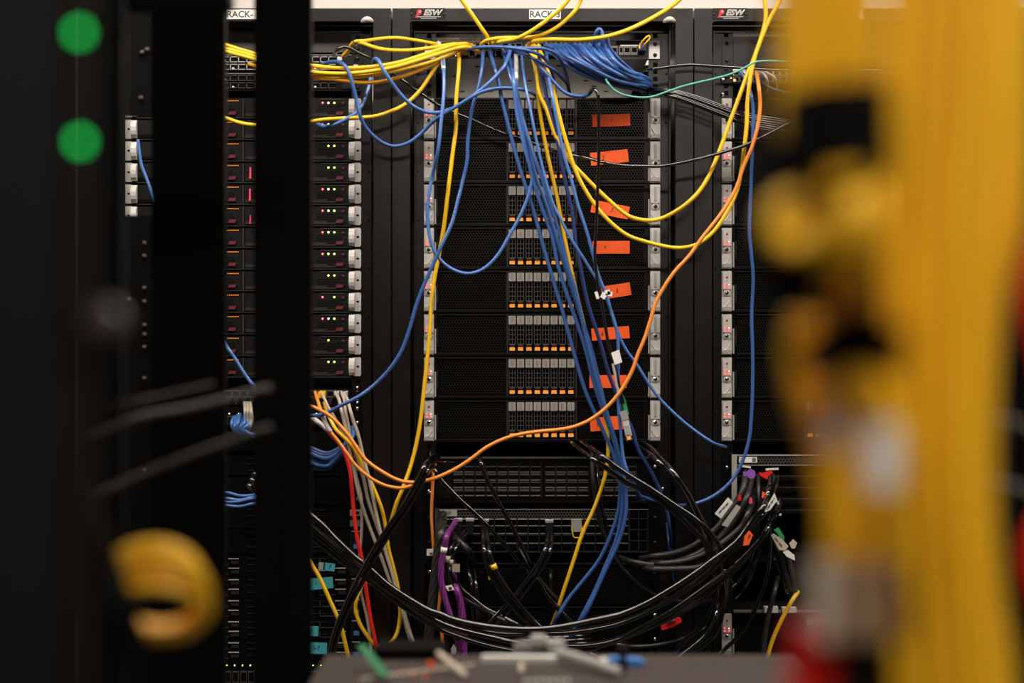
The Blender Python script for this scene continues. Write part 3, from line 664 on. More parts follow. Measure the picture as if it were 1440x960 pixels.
# ---------------------------------------------------------------- cables
def pp(s, y):
    out = []
    for w in s.split():
        v = [float(q) for q in w.split(',')]
        out.append(at(v[0], v[1], v[2] if len(v) > 2 else y))
    return out
def plug_mesh(p, d, k, w=.0055, h=.0045, ln=.018, tip='clear'):
    """modular plug with its boot, built along the cable's start direction"""
    m = MB(); d = d.normalized(); up = Vector((0, 0, 1)); s = d.cross(up)
    s = s.normalized() if s.length > .2 else Vector((1, 0, 0)); u = s.cross(d).normalized()
    def ring(o, a, b): return [o + s * a + u * b, o - s * a + u * b, o - s * a - u * b, o + s * a - u * b]
    rs = [ring(p, w, h), ring(p + d * ln * .45, w * .95, h * .95), ring(p + d * ln * .5, w * .7, h * .8), ring(p + d * ln, w * .55, h * .62)]
    ks = [tip, k, k]
    for i in range(3):
        for a in range(4): b = (a + 1) % 4; m.quad([rs[i][a], rs[i][b], rs[i + 1][b], rs[i + 1][a]], ks[i])
    m.quad(rs[0][::-1], tip); m.quad(rs[3], k)
    lv = rs[0]; m.quad([p + u * h * 1.0 + s * w * .3, p + u * h - s * w * .3, p + d * ln * .8 + u * h * 1.7 - s * w * .25, p + d * ln * .8 + u * h * 1.7 + s * w * .25], tip)
    return m
def C(label, k, r, pts, y=-.08, plug=None, group=None, cat='cable', name='network_cable', n=8, sub=5, extra=(), start=True, bk=None):
    """one cable as a thing; plug = boot material makes the plug going into the port at the first point"""
    P = pp(pts, y); rad = r * (y + CAM_D) / FPX
    if plug:
        p0 = P[0]; q = at(float(pts.split()[0].split(',')[0]), float(pts.split()[0].split(',')[1]), -.012)
        mid = q + Vector((0, -.020, -.002)); P = [q + Vector((0, -.012, 0)), mid] + P[1:]
    o = MB().tube(P, rad, k, n, sub).build(name, None, True); tag(o, label, cat, group)
    if plug: plug_mesh(q, Vector((0, -1, -.15)), bk or k, tip=plug).build('plug', o, label=None)
    for (kind, i, a) in extra:
        if kind == 'sleeve':                                                 # coloured sleeve between two points of the path
            i0, i1, kk = i, a[0], a[1]
            MB().tube(P[i0:i1 + 1], rad * a[2], kk, n, sub).build('sleeve', o, True, label=a[3])
    return o
PL = 'clear'
# yellow cables rising to the ceiling
yel = 'yel'
C('yellow cable coming down steeply from above into the switch, left of the rack name label', yel, 2.9, '690,60 688,56,-.06 683,48,-.08 665,22,-.09 645,-6,-.10 620,-45,-.12 590,-120,-.14 575,-480,-.14', -.09, PL)
C('yellow cable rising right across the rack name label, left one of the crossing pair', yel, 2.9, '694,66 695,62,-.05 701,59,-.08 729,53,-.09 754,39,-.10 779,20,-.105 799,0,-.11 822,-40,-.12 850,-140,-.14 860,-480,-.14', -.1, PL)
C('yellow cable rising just right of the rack name label, right one of the crossing pair', yel, 2.9, '678,66 678,61,-.06 687,56,-.08 712,53,-.08 740,53,-.08 762,49,-.085 785,37,-.09 807,17,-.10 817,0,-.10 832,-40,-.12 860,-140,-.15 872,-480,-.15', -.09, PL)
C('long yellow cable sweeping over the blue bundle and up to the right', yel, 3.0, '743,66 745,61,-.06 751,58,-.09 774,55.5,-.15 813,56,-.17 850,52,-.17 883,42,-.16 923,22,-.14 955,0,-.13 1000,-50,-.13 1060,-150,-.13 1080,-480,-.13', -.12, PL)
# yellow cables going left
C('yellow cable arching highest over the gap between left and middle cabinets', yel, 2.7, '619,66 612,62,-.06 600,59.5,-.08 580,56,-.09 560,53.5,-.10 540,54,-.10 512,57.5,-.09 500,58.5,-.085 494,63,-.07 489,72,-.05 482,79,-.03', -.09, PL)
C('yellow cable dipping below the highest one from the small tie to the switch', yel, 2.7, '652,66 640,62,-.07 620,65,-.10 600,68,-.11 570,71,-.12 540,69.5,-.12 522,65,-.10 509,60.5,-.09 500,60,-.08 495,64,-.06 491,72,-.04 485,79,-.03', -.11, PL)
GL = 'four yellow cables sagging side by side towards the left cabinet'
C('yellow cable running left, topmost of the four sagging side by side', yel, 2.9, '664,66 655,62,-.07 640,63,-.09 620,69,-.11 590,79,-.125 560,88,-.135 530,93,-.14 500,95.5,-.14 470,95.5,-.13 438,92,-.12 400,86,-.11 356,75,-.1 320,64,-.1 280,50,-.1 235,40,-.05', -.12, PL, GL)
C('yellow cable running left, second of the four sagging side by side', yel, 2.9, '672,74 658,66,-.07 640,68,-.09 615,76,-.115 590,84,-.13 560,93,-.14 530,99,-.15 500,102.5,-.15 470,103.5,-.14 438,101,-.13 400,94,-.12 356,79,-.11 320,69,-.11 280,57,-.1 235,44,-.05', -.12, PL, GL)
C('yellow cable running left, third of the four sagging side by side', yel, 2.9, '656,75 650,68,-.06 625,79,-.1 600,88.5,-.12 560,98.5,-.135 530,104.5,-.14 500,108,-.14 470,108.5,-.135 438,106,-.12 400,98,-.12 356,83,-.12 320,73,-.12 280,62,-.1 235,50,-.05', -.12, PL, GL)
C('yellow-orange cable running left, lowest of the four sagging side by side', 'yel2', 2.9, '650,75 648,70,-.06 630,78,-.09 600,94,-.11 570,106,-.12 545,113,-.12 520,116,-.12 500,115.5,-.12 470,111.5,-.115 438,109,-.11 400,104,-.1 370,96,-.08 350,90,-.03', -.12, PL, GL)
C('yellow cable swinging from the switch down left to the black post', yel, 2.8, '628,75 626,78,-.06 618,87,-.09 607,103,-.10 590,128,-.105 569,147,-.11 546,158,-.12 524,164,-.12 490,166,-.12 457,168,-.12 437,171,-.11 400,177,-.1 356,175.5,-.09 335,172,-.08 318,166,-.08 290,158,-.06 240,150,-.03', -.1, PL)
# yellow hanging
C('long yellow cable hanging down the left side of the middle cabinet', yel, 2.9, '646,75 645.5,80,-.06 645,100,-.09 641.5,140,-.10 641,180,-.10 636,220,-.10 630,270,-.10 624,320,-.09 617,360,-.08 608,410,-.08 604,470,-.08 597,540,-.08 590,600,-.08 579,650,-.08 565,690,-.09 558,706,-.09 549,735,-.08 538,765,-.07 524,790,-.06', -.09, PL)
C('yellow cable hanging in the middle, running beside the blue bundle down to the bottom', yel, 2.8, '744,66 745,70,-.06 749,80,-.08 755,110,-.09 757,141,-.09 768,208,-.08 782,270,-.08 793,329,-.08 807,396,-.085 824,469,-.085 837,526,-.085 847,564,-.08 855,621,-.08 852,663,-.08 838,708,-.09 819,750,-.10 806,790,-.10 792,832,-.10 783,860,-.09 775,882,-.07 768,910,-.05', -.08, PL)
C('yellow cable hanging from the switch in a wide shallow loop, upper of two', yel, 3.0, '751,66 752,72,-.07 755,95,-.09 758,130,-.10 769,155,-.10 782,192,-.10 802,226,-.10 821,247,-.10 852.5,278,-.10 883,303,-.10 906,309.5,-.10 927,308,-.10 947,299,-.11 969.6,283,-.12 987.5,263,-.12 1001,238,-.12 1014,206,-.12 1026,172,-.12 1037,143,-.12 1050,107,-.12 1059,85,-.12 1072.6,45,-.12 1077,22,-.12 1075,0,-.12 1072,-40,-.12 1075,-140,-.12 1085,-480,-.12', -.1, PL)
C('yellow cable hanging from the switch in a deep loop, lower of two', yel, 3.0, '757,66 759,72,-.06 763,80,-.09 768,95,-.10 777,118,-.11 785,157,-.11 799,208,-.11 813,248,-.11 836,287,-.11 858,312,-.11 883,331,-.11 909,340,-.11 936,346.5,-.11 958,348.5,-.11 981,343,-.12 1001,328,-.12 1016.6,307.5,-.12 1028,287,-.12 1037,265,-.12 1043.5,233,-.12 1047,204,-.13 1050,175,-.13 1051,145,-.13 1054.7,112,-.13 1057,98,-.13 1064,72,-.13 1081,29,-.13 1097,0,-.13 1115,-50,-.13 1135,-140,-.14 1140,-480,-.14', -.1, PL)
C('thin pair of short yellow fibres looping out of the right end of the switch', yel, 1.3, '899,69 900,63,-.04 907,54,-.05 912,50.5,-.05 914,53,-.05 907,62,-.045 904,68,-.03', -.04, None, name='fibre_jumper', extra=())
tag(MB().box(X(897), X(906.5), -.03, -.012, Z(75), Z(64.5), 'blued').build('fibre_connector'), 'dark blue fibre connector plugged at the right end of the top switch', 'connector')
# left lower yellow
C('yellow cable slanting down over the cyan tapes at the lower left', yel, 2.9, '420,762,-.04 430,778 440,796 449,811 464.6,845.5 478,876.6 489,919 494,945 497,990', -.1)
C('yellow cable from the left patch panel forming a loop near the bottom', yel, 2.8, '456,566,-.03 462,583,-.07 472,603 486,617 497,629 510,654 524,683 537,716 543,745 546,770 552,793 560,827 563,854 562,872 557,893 545,906.5 530,908 516,893 505,874 500,855 503,838 508,826,-.06 512,812,-.04', -.09)
C('short yellow cable at the lower right, below the cable cluster', yel, 3.2, '1122,832,-.08 1116.6,840 1104.5,861 1091,888 1081,917 1077,950 1075,990', -.1)
# blue cables
C('blue cable hanging in the lowest loop across the left cabinet gap', 'blue', 2.7, '448,94,-.02 456,89.5,-.07 465,87,-.1 475,87,-.13 484,91,-.15 491,103,-.155 496,119,-.155 501,139,-.15 505.6,160,-.15 513,177,-.14 524,190,-.13 537,200,-.12 553,205.6,-.11 569,203,-.11 582,196,-.11 596,184,-.11 611,169,-.12 633,155,-.13 658,139.5,-.13 678,129,-.13 700.6,124,-.12 729,125,-.12 745.6,129,-.11 754,135,-.08 758,143,-.05', -.12)
C('blue cable looping over the four yellow ones and curving up into the switch', 'bluel', 2.8, '446,174,-.05 459,178,-.1 476,173 492,164 504,155,-.11 513,139,-.10 518.8,121.7,-.09 521.7,107,-.08 523,94,-.09 527,83,-.13 533,86,-.16 539,98,-.165 548,112,-.16 558,126,-.15 571,141,-.14 586,152,-.13 600.5,157.5,-.12 618,158,-.12 636,152.5,-.12 653,142.5,-.12 672.5,129,-.12 692,112.5,-.12 709,93,-.11 716,76,-.09 717,68,-.05 717,64,-.01', -.12)
C('blue cable with white boot looping from the switch back up to the drives', 'bluel', 2.5, '617,62 621,73,-.08 624,98 624,132,-.14 620.5,169,-.15 616,211,-.15 608,247.6 603.6,270 601.3,292 602,318 607,343 617,362.5 633,376.6 655.6,384.5 678,379 698,361 714.7,334 731.6,303 743,275 748,252 745,235 737,205 726,155 722,110 719,80,-.04', -.12, PL, bk='pale', extra=(('sleeve', 1, (3, 'pale', 1.25, 'whitish boot of the cable')),))
C('blue cable crossing from the switch down to the left cabinet, over yellow', 'blue', 2.7, '679.5,74 679,78,-.06 678,93,-.09 674,118,-.10 667,141,-.10 661,169,-.10 657.6,202.5,-.10 657,225,-.10 651,253,-.10 644,281,-.11 636,312,-.12 622,343,-.13 610.6,368,-.13 598,396,-.13 585,430,-.13 576,462,-.13 564,494,-.13 546,521,-.13 524,543,-.13 501.5,559,-.14 479,570,-.14 461,580,-.13 443,584,-.12 415,582,-.1 380,575,-.05', -.1, PL)
B = 'blue cables falling from the switch in a steep bundle'
C('blue cable falling steeply, leftmost of the bundle over the orange latches', 'blue', 2.8, '690,75 691,80,-.06 695,93,-.10 700.6,112.5 706,141 713,169 723,208 734.5,247.6 745.6,281 757,320 768,360 779.5,399 790.7,435.7 799,466.6 813,516.6 824.5,553 841,590 852.6,615 864,643 871,671 872,694 868,724 855.5,760 841.4,788.5 821.7,814 799,842 785,864.5 777,880,-.08 768,905,-.05', -.11, PL, B)
C('blue cable falling steeply, second from the left of the bundle', 'blue', 2.8, '709,75 710,80,-.06 713,93,-.1 723,124 729,152 736,186 743,225 754,268 764,297 776.7,334 785,374 799,419 813,458 824.5,494.7 834,534 845,568 857,601 866,629 873,663 876,693 874,724 866,760 852,794 836,831 815,872 799,900,-.09 790,930,-.05', -.12, PL, B)
C('blue cable with a white sleeved start falling in the middle of the bundle', 'blue', 2.8, '725.5,70 725.5,78,-.07 726,96,-.11 726,113,-.12 727,135,-.12 737,174,-.12 751,219 766,262 776,294 785,320 799,377 809,408 822,464 833,509 841,540 853,580 864,615 874,654 880,692 880,722 870.5,760 853.6,797 840,827 822.7,864 808,889,-.09 796,925,-.05', -.13, PL, B, bk='blued', extra=(('sleeve', 1, (4, 'clear', 1.2, 'pale sleeve of the cable')),))
C('thin blue cable slipping right out of the bundle to the right rail', 'bluel', 2.1, '733,76 734,84,-.08 738,115,-.12 747,160 757,210 768,255 778,287 788,307 802,334 822,365 836,388 846,402 855,425 862,444 870,470 880.7,492 894.7,511 914,542 931,564 958,590 981,608 1003,622.5 1021,628,-.08', -.14, PL)
C('dark blue cable falling steeply, passing behind the silver transceiver', 'blued', 2.8, '757,75 757.5,80,-.06 759,95,-.10 765,118 772,152 782,191 790.7,233.5 798,270 804.7,298 809,337 816,374 826,424 838.5,464 847,492 856,525 865,550 872,572 888,601 897.6,632 911.6,656 925.7,684 937,715 942,745,-.10 944,768,-.06', -.10, PL, B)
C('blue cable falling steeply on the right side of the bundle to the black pair', 'bluel', 2.4, '769,75 769,82,-.06 770,100,-.10 776,132 785,180 793.5,219 804,255 813,289 824.5,323 833,354 842,388 853,416 861,444 868,468 869.5,500 869.5,535 870,573 873.6,615 876.5,643 883.5,666 893,683,-.10 905,705,-.06', -.15, PL, B)
C('blue cable bent slightly left of the vertical, third from left in the bundle', 'blue', 2.8, '716,75 717,81,-.06 720,100,-.10 728,135 738,180 746,220 756,255 766,282 777,316 790,360 803,402 818,448 832,493 842,534 852,575 862,610 869,645 877,688 879,715 875,745 862,778 846,812 833,840 818,872 804,897,-.09 797,925,-.05', -.105, PL, B)
C('long vertical blue cable in the right cabinet curving left into a low arc', 'blue', 2.6, '1046,107,-.03 1051,118,-.08 1055.8,132 1059,152 1059,179 1057.6,215 1055.8,267 1053.8,325 1056.5,357 1059,390 1057,445 1058.5,501 1058,557 1055.8,597 1053.5,617 1046.8,641.5 1036.7,664 1023,682 1003,697.5 980.8,707 958,710.5 933.7,706.5 915,702,-.1 900,697,-.06', -.13)
C('blue cable end visible far below the orange-taped servers on the right', 'blued', 2.8, '938,735,-.03 940,752 942,768,-.05 946,800,-.03 953,850,-.03 955,905,-.03 955,950,-.03', -.04)
# upper arcs towards the right of the switch
A = 'blue arcs passing over the switch ports'
C('blue cable bridging the switch ports and bowing down to a dark end', 'blue', 2.5, '657,74 659,70,-.06 672,66.5,-.13 700,66,-.14 715,67,-.15 736.7,70,-.15 750,73.5,-.14 762,79,-.12 772,92,-.08 778,111,-.05 781,135,-.03', -.12, PL, None, bk='blued')
C('blue cable arching flat over the ports and dropping near the bundle', 'blue', 2.5, '703,66 706,66,-.07 718,66.5,-.12 741.7,68,-.13 761.7,68,-.13 771.7,70.5,-.13 781,75,-.12 788,84,-.10 793,95,-.08 798,113,-.06 801,132,-.04', -.12, PL, None, bk='blued')
C('dark blue cable descending to the right under the bundle', 'blued', 2.5, '722,75 725,73,-.07 740,77,-.11 751.7,83,-.12 765,90,-.12 780,99,-.12 788,107,-.11 797,117,-.09 801,131,-.05', -.11, PL)
C('blue cable scooping along the top server edge to a black end', 'blue', 2.6, '747,76 750,82,-.08 758,92,-.11 768,103,-.12 779.5,116,-.12 793,129,-.12 806,134.5,-.12 820,135,-.11 828,132.5,-.09 832,127,-.07', -.12, PL)
# the big blue bundle at the right end of the switch
BG = 'blue cables combed into the thick bundle at the right end of the top switch'
for i in range(26):
    row = i % 2; j = i // 2
    x0 = 768 + 6.7 * j + (3 if row else 0); y0 = 65 if not row else 75
    f = j / 12.0; ex = 899 + R.uniform(-3, 9); ey = 124 - 17 * f + R.uniform(-4, 4)
    d0 = -.05 - R.uniform(0, .05) - (.03 if not row else 0)
    mx = x0 + (ex - x0) * .38; my = y0 + (ey - y0) * (.52 + .12 * f) + R.uniform(-2, 2) - (2 if row == 0 else -2)
    nx = x0 + (ex - x0) * .72; ny = y0 + (ey - y0) * (.86 + .04 * f) + R.uniform(-2.5, 2.5)
    k = R.choice(['blue', 'blue', 'blue', 'blued', 'bluel'])
    s_pts = f'{x0:.1f},{y0} {x0 + (ex - x0) * .06 + 1:.1f},{y0 + 2:.1f},{-.05:.3f} {x0 + (ex - x0) * .17:.1f},{y0 + (ey - y0) * .22 + 1:.1f},{d0:.3f} {mx:.1f},{my:.1f},{d0 - .015:.3f} {nx:.1f},{ny:.1f},{d0:.3f} {ex:.1f},{ey:.1f},{d0 * .6:.3f} {ex + 8:.1f},{ey + 6:.1f},.01'
    C('blue patch cable combed into the thick bundle sweeping right from the top switch', k, 2.9, s_pts, d0, PL, BG, bk='blued')
C('blue cable with a tall hump sticking up above the thick bundle', 'blue', 2.8, '834,66 835,62,-.06 836.5,53,-.09 839,44.5,-.10 842.5,41,-.10 846.5,45,-.10 847,55,-.10 850,66,-.09 858,80,-.09 870,93,-.09 885,104,-.08 900,112,-.05 909,118,.0', -.09, PL, None, bk='blued')
C('blue cable with a small hump beside the tall one above the thick bundle', 'blued', 2.6, '846,68 847,62,-.06 848,54,-.08 851,50,-.08 855,55,-.08 857,66,-.08 866,78,-.08 878,90,-.08 892,102,-.07 905,110,-.02', -.08, PL, None, bk='blued')
# left cabinet blue bundles
for i in range(7):
    o = i * 5.2
    C('blue cable drooping in the short bundle below the left patch panel', R.choice(['blue', 'bluel', 'blued']), 3.0, f'{500 - i * 2:.0f},{598 + i:.0f},-.02 {497 - i:.0f},{610 + o * .5:.1f} {480 - i * 2:.0f},{628 + o * .75:.1f} {460},{637 + o * .7:.1f} {441},{631 + o * .8:.1f} {420},{622 + o * .6:.1f} {396},{610 + i * 3},-.03', -.05 - .01 * (i % 3), None, 'drooping blue bundle at the left')
for i in range(6):
    C('blue cable tangled in the gap between the two black posts, below the thin servers', R.choice(['blue', 'bluel']), 2.6, f'{330 + i * 4},{586 - (i % 3) * 2},-.02 {326 + i * 4.5},{594 + (i % 2) * 4} {328 + i * 3},{603} {336 + i * 3.2},{608 + (i % 3)} {345 + i * 3},{610 + i % 4} {360 + i},{613}', -.06 - .012 * i, None, 'blue tangle between the posts')
for i in range(4):
    yy = (693, 701, 706, 711)[i]
    C('blue cable crossing level in the gap between the posts, below the tangle', R.choice(['blue', 'bluel']), 2.3, f'305,{yy - 2} 322,{yy} 338,{yy + (4, 2, -1, 1)[i]} 356,{yy + (3, -2, -5, -3)[i]} 375,{yy - 2},-.03', -.05 - .015 * i, None, 'level blue cables between the posts')
C('straight blue cable slanting across the gap between the posts', 'bluel', 2.4, '312,474,-.03 321,490 330,503 340,519 350,534 356,541 366,556,-.02', -.09)
C('blue cable sliver beside the silver ears at the far left', 'bluel', 2.2, '194,196 196,212 199,232 205,248 211,264 216,280 226,300', -.05)
# black thin ones
C('long thin black cable running from the left cabinet across the drives rightwards', 'kcab', 2.5, '468,80,-.02 470.6,75,-.06 476,69,-.1 484,66,-.1 492.5,68,-.1 505.6,75,-.09 526,84,-.085 545,97,-.08 571,116,-.085 594.6,133,-.085 615,147,-.08 638,158,-.07 663,168,-.07 692,181,-.07 711,188.6,-.07 730,194,-.07 752.7,202.6,-.07 780,211.5,-.07 804,218,-.08 828,222.6,-.10 851.7,229,-.12 875.7,232.7,-.12 902,233.5,-.12 930,233.5,-.12 958,229,-.13 992,221,-.14 1023,212,-.14 1048,204,-.14 1079,189,-.14 1110,172,-.12 1150,150,-.06', -.08)
C('black cable dropping over the orange tapes to the silver transceiver', 'kcab', 2.3, '820,137,-.03 826.7,133,-.08 831,127.5,-.13 836,125.5,-.155 840,131,-.16 841.5,141,-.16 842,180 842,225 841,250 838.5,320 836.5,358 841,402 847,430 854,475 859.6,497.5 866,520 872,548 877,568,-.15', -.16, extra=())
t = thing('transceiver', 'silver transceiver hanging on a green strap before the lowest server', 'transceiver', at(880, 600, -.15))
def rel(o, m, nm, label=None):
    b = m.build(nm, o, label=label); b.matrix_parent_inverse = Matrix.Translation(-o.location); return b
def rib(pts, w, k, y, th=.0012, m=None):
    """flat strip along photo points"""
    m = m or MB(); P = pp(pts, y)
    for i in range(len(P) - 1):
        d = (P[i + 1] - P[i]).normalized(); s = Vector((d.z, 0, -d.x)) * w / 2
        a, b, c, e = P[i] + s, P[i] - s, P[i + 1] - s, P[i + 1] + s; D = Vector((0, th, 0))
        m.quad([a, b, c, e], k); m.quad([e + D, c + D, b + D, a + D], k); m.quad([a, e, e + D, a + D], k); m.quad([b, b + D, c + D, c], k); m.quad([a, a + D, b + D, b], k); m.quad([e, c, c + D, e + D], k)
    return m
rel(t, rib('873,555 877,562 880,575 882,583', .0075, 'green', -.153), 'pull_strap', 'green plastic strap')
rel(t, rib('876,578 879.5,590', .0145, 'lbl', -.158, .012), 'latch_housing')
b_ = rib('879,589 884.5,613', .0125, 'silver', -.157, .011); rib('881.7,598 884,611', .0085, 'lbl', -.1585, .0015, b_); rel(t, b_, 'body')
b_ = rib('883.5,611 885.5,619.5', .0125, 'meshl', -.156, .009); rib('884,613 885,618', .008, 'latchl', -.1572, .001, b_); rel(t, b_, 'edge_contacts', 'dark end with gold contacts')
for (pts, w, k, lb) in (('858.5,494 868,490 874,508 864.5,513', 0, 'white', 'white square tag on the black cable, above the tape numbered seven'),):
    m = MB(); P = [at(859.5, 496, -.163), at(864.5, 513, -.163), at(875, 509, -.163), at(870.5, 491.5, -.163)]; m.quad(P, k); m.quad([p + Vector((0, .0006, 0)) for p in P[::-1]], k)
    tag(m.build('cable_tag'), lb, 'tag')
tag(rib('862,511 865,525 868,541 871,556', .0055, 'lbl', -.163).build('cable_tag'), 'narrow whitish tag strip hanging below the square white tag', 'tag')
tag(rib('847,419 851,412 858,410 857,416', .010, 'white', -.168).build('cable_tag'), 'crumpled white tag beside the tape numbered five', 'tag')
tag(rib('838,410 841,420', .006, 'white', -.162).build('cable_tag'), 'small white flag tag left of the black cable at the fifth server', 'tag')
C('black cable running level from the middle cabinet over the rail of the right one', 'kcab', 2.2, '905,100,.0 918,97.4 947,93 972,91 1003,93 1037,95 1068,97.4 1110,99 1160,100,-.03', -.08)
for i in range(7):
    o = i * 3.1
    C('black cable in the flat bundle slanting down right from the thick blue bundle', 'kcab', 1.9, f'{905 + i},{118 + o * .4:.1f},-.0 920,{124.5 + o * .45:.1f},-.06 947,{127 + o * .55:.1f} 981,{136 + o * .75:.1f} 1014,{148 + o * .8:.1f} 1041,{157 + o * .9:.1f} 1061,{162 + o * .95:.1f} 1100,{168 + o} 1150,{172 + o},-.04', -.09 - .012 * (i % 3), None, 'flat black cable bundle at upper right')
C('thin teal cable sagging over the top right of the servers to the right cabinet', 'teal', 1.5, '851,108,-.02 854.5,116 863,126 878,133.5 899,137 917,136 940.6,128 965,120 1003,111 1028,104 1045.7,96 1063.6,87 1090,86 1130,88,-.08', -.17)
C('violet-blue cable curling away below the right crowded switch', 'blued', 2.0, '1060,100,-.02 1068,112 1080,122 1092,127 1110,130,-.05', -.06)
for i, (a, b, k) in enumerate(((1040, 1047, 'bluel'), (1045, 1053, 'pale'), (1052, 1050, 'pale'), (1061, 1066, 'bluel'), (1070, 1078, 'lbl'), (1075, 1090, 'beige'))):
    C(f'short {("light blue", "pale", "whitish", "blue", "grey", "beige")[i]} wire stub at the crowded switch of the right cabinet', k, 1.6, f'{a},101,-.015 {(a + b) / 2},104,-.05 {b},110,-.06 {b + 2},120,-.05 {b + 1},128,-.02', -.05)
# orange
C('orange cable sweeping from the upper right down across the servers to the left cabinet', 'orange', 2.7, '1063,98,-.03 1064.5,106,-.1 1067,122 1069,145.6 1066,175 1059,201.6 1056,210 1045.7,233.6 1036.7,260.5 1023,287 1005,312 987.5,334 969.6,359 949.4,381 936,400 922.5,424.6 915,449 907,474 897,498 889,521 874,548 852.6,573 830,590 807.6,599.6 785,604 757,606.6 728.8,611 706,618 684,629 661,646 638.8,660 610.6,672.5 582.5,678 562,675.5 537,663 515,647 501.5,629 490,612 474,594 463,584 449,576 438,571 420,565 395,560,-.05', -.17)
C('second orange cable from the left patch panel, curving below the first one', 'orange', 2.6, '443,551,-.02 446,560,-.06 450,573.5 454,585 458,595 465,607 476.7,621.7 489,639 500,654 517,669 537,680.6 560,686 577,683 590,674 600,666 607,659,-.06 612,652,-.03', -.12, extra=(('sleeve', 3, (5, 'pale', 1.25, 'pale sleeve of the cable')),))
C('orange cable hanging straight down left of the honeycomb switch, through the black sleeve', 'orange', 2.3, '609,655,-.04 609,666 608,690 607,725 608.6,757 611,778 614,800 617,829 618.5,841 617,856 619.5,879 621.6,893 623,917 624,950', -.075)
C('red cable falling from the left patch panel to the bottom', 'red', 2.8, '436,586,-.04 446,592 459.5,604.5 470,616 480,628 487,643 492,662 495,690 499,734 503,760 507,777 511,795 515.6,834 522,874.5 528,903 534,935 538,990', -.10, extra=(('sleeve', 0, (2, 'pale', 1.2, 'pale sleeve at the upper end of the red cable')),))
WB = 'beige cables fanning down from the left patch panel'
C('beige cable under the yellow boot, curling down beside the red one', 'beige', 2.2, '454.5,552,-.012 457,562,-.06 463,575 470,586 476.7,599 483.6,612.5 491.6,635 501,670 508,700 509,730 508,757 506,780 506,800 508,834 515.5,865.5 520,897 524,940', -.07, 'yel', None, bk='yel')
C('beige cable falling left of the three parallel ones from the patch panel', 'beige', 2.5, '474,552 476.7,561,-.06 480,576 483.6,591 488,610 493,640 499,668 504,692 511,716 524,752 534,777 547,813 556,836 565,862 573,888 578,903 588,940', -.085, PL, WB, bk='pale')
C('beige cable in the middle of the three parallel ones from the patch panel', 'beige', 2.5, '483,552 484.5,563,-.06 486,580 490,600 493,620 502,645 511,672 517,700 525,725 537,757 548,785 557,815 564,845 571,870 578,893 582,906 592,940', -.08, PL, WB, bk='pale')
C('beige cable falling right of the three parallel ones from the patch panel', 'beige', 2.5, '486,552 489,563,-.07 493,578 498,595 503.5,610 510.5,640 519.5,676 528,716 537,757 545,785 553,811 560,840 568,866 576,890 584,908 596,945', -.10, PL, WB, bk='pale')
for i in range(3):
    C('beige cable hanging in the gap between the posts', 'beige', 2.6, f'{344 + i * 4},566,-.02 {345 + i * 4},578 {345 + i * 4.4},590 {343 + i * 4},600 {340 + i * 3},610,-.03', -.08 - .015 * i, None, 'beige cables between the posts')
tag(MB().box(X(450), X(459.5), -.030, -.012, Z(559), Z(549.5), 'yel', .001).build('cable_boot'), 'bright yellow plug boot in the left patch panel', 'cable boot')
# ---------------------------------------------------------------- heavy black cables of the lower half
def big_plug(px, py, label, w=11, k='plastic', y=-.03, top='silver', h=16):
    t = thing('cable_plug', label, 'plug', at(px, py, 0), None)
    m = MB(); x, z = X(px), Z(py); ww = w * K / 2
    m.box(x - ww, x + ww, y, -.011, z - h * .45 * K, z + h * .4 * K, k, .001); m.box(x - ww * .75, x + ww * .75, y - .012, y, z - h * .7 * K, z + h * .15 * K, k, .0015)
    rel(t, m, 'housing')
    m = MB(); m.box(x - ww * 1.05, x + ww * 1.05, y + .006, -.010, z + h * .4 * K, z + h * .62 * K, top)
    for q in range(6): m.box(x - ww + q * ww * .36, x - ww + q * ww * .36 + .0008, y + .0052, y + .006, z + h * .40 * K, z + h * .55 * K, 'void')
    rel(t, m, 'metal_shell', 'pale metal shell')
    return t
big_plug(645, 737, 'dark plug beside the purple sleeve in the honeycomb switch')
big_plug(661, 737, 'dark plug feeding the two curled cables, third from the left')
big_plug(682, 738, 'dark plug above the cable with the yellow ring')
big_plug(772, 739, 'dark plug standing alone in the middle of the honeycomb switch')
t = thing('port_adapter', 'port adapter with a yellow bail handle in the honeycomb switch', 'adapter', at(811, 742))
m = MB(); m.box(X(803), X(817), -.03, -.011, Z(745), Z(728), 'silverd', .001); rel(t, m, 'body')
m = MB(); m.tube([at(804, 740, -.032), at(806, 753, -.034), at(808, 755.5, -.034), at(816, 755.5, -.034), at(818, 753, -.034), at(818, 740, -.032)], .0014, 'latchl', 8, 4); m.mats = ['yel']; rel(t, m, 'bail_handle', 'yellow bail handle')
BKG = 'four thick black cables sagging in a great arc across the bottom'
k = 'kcab'
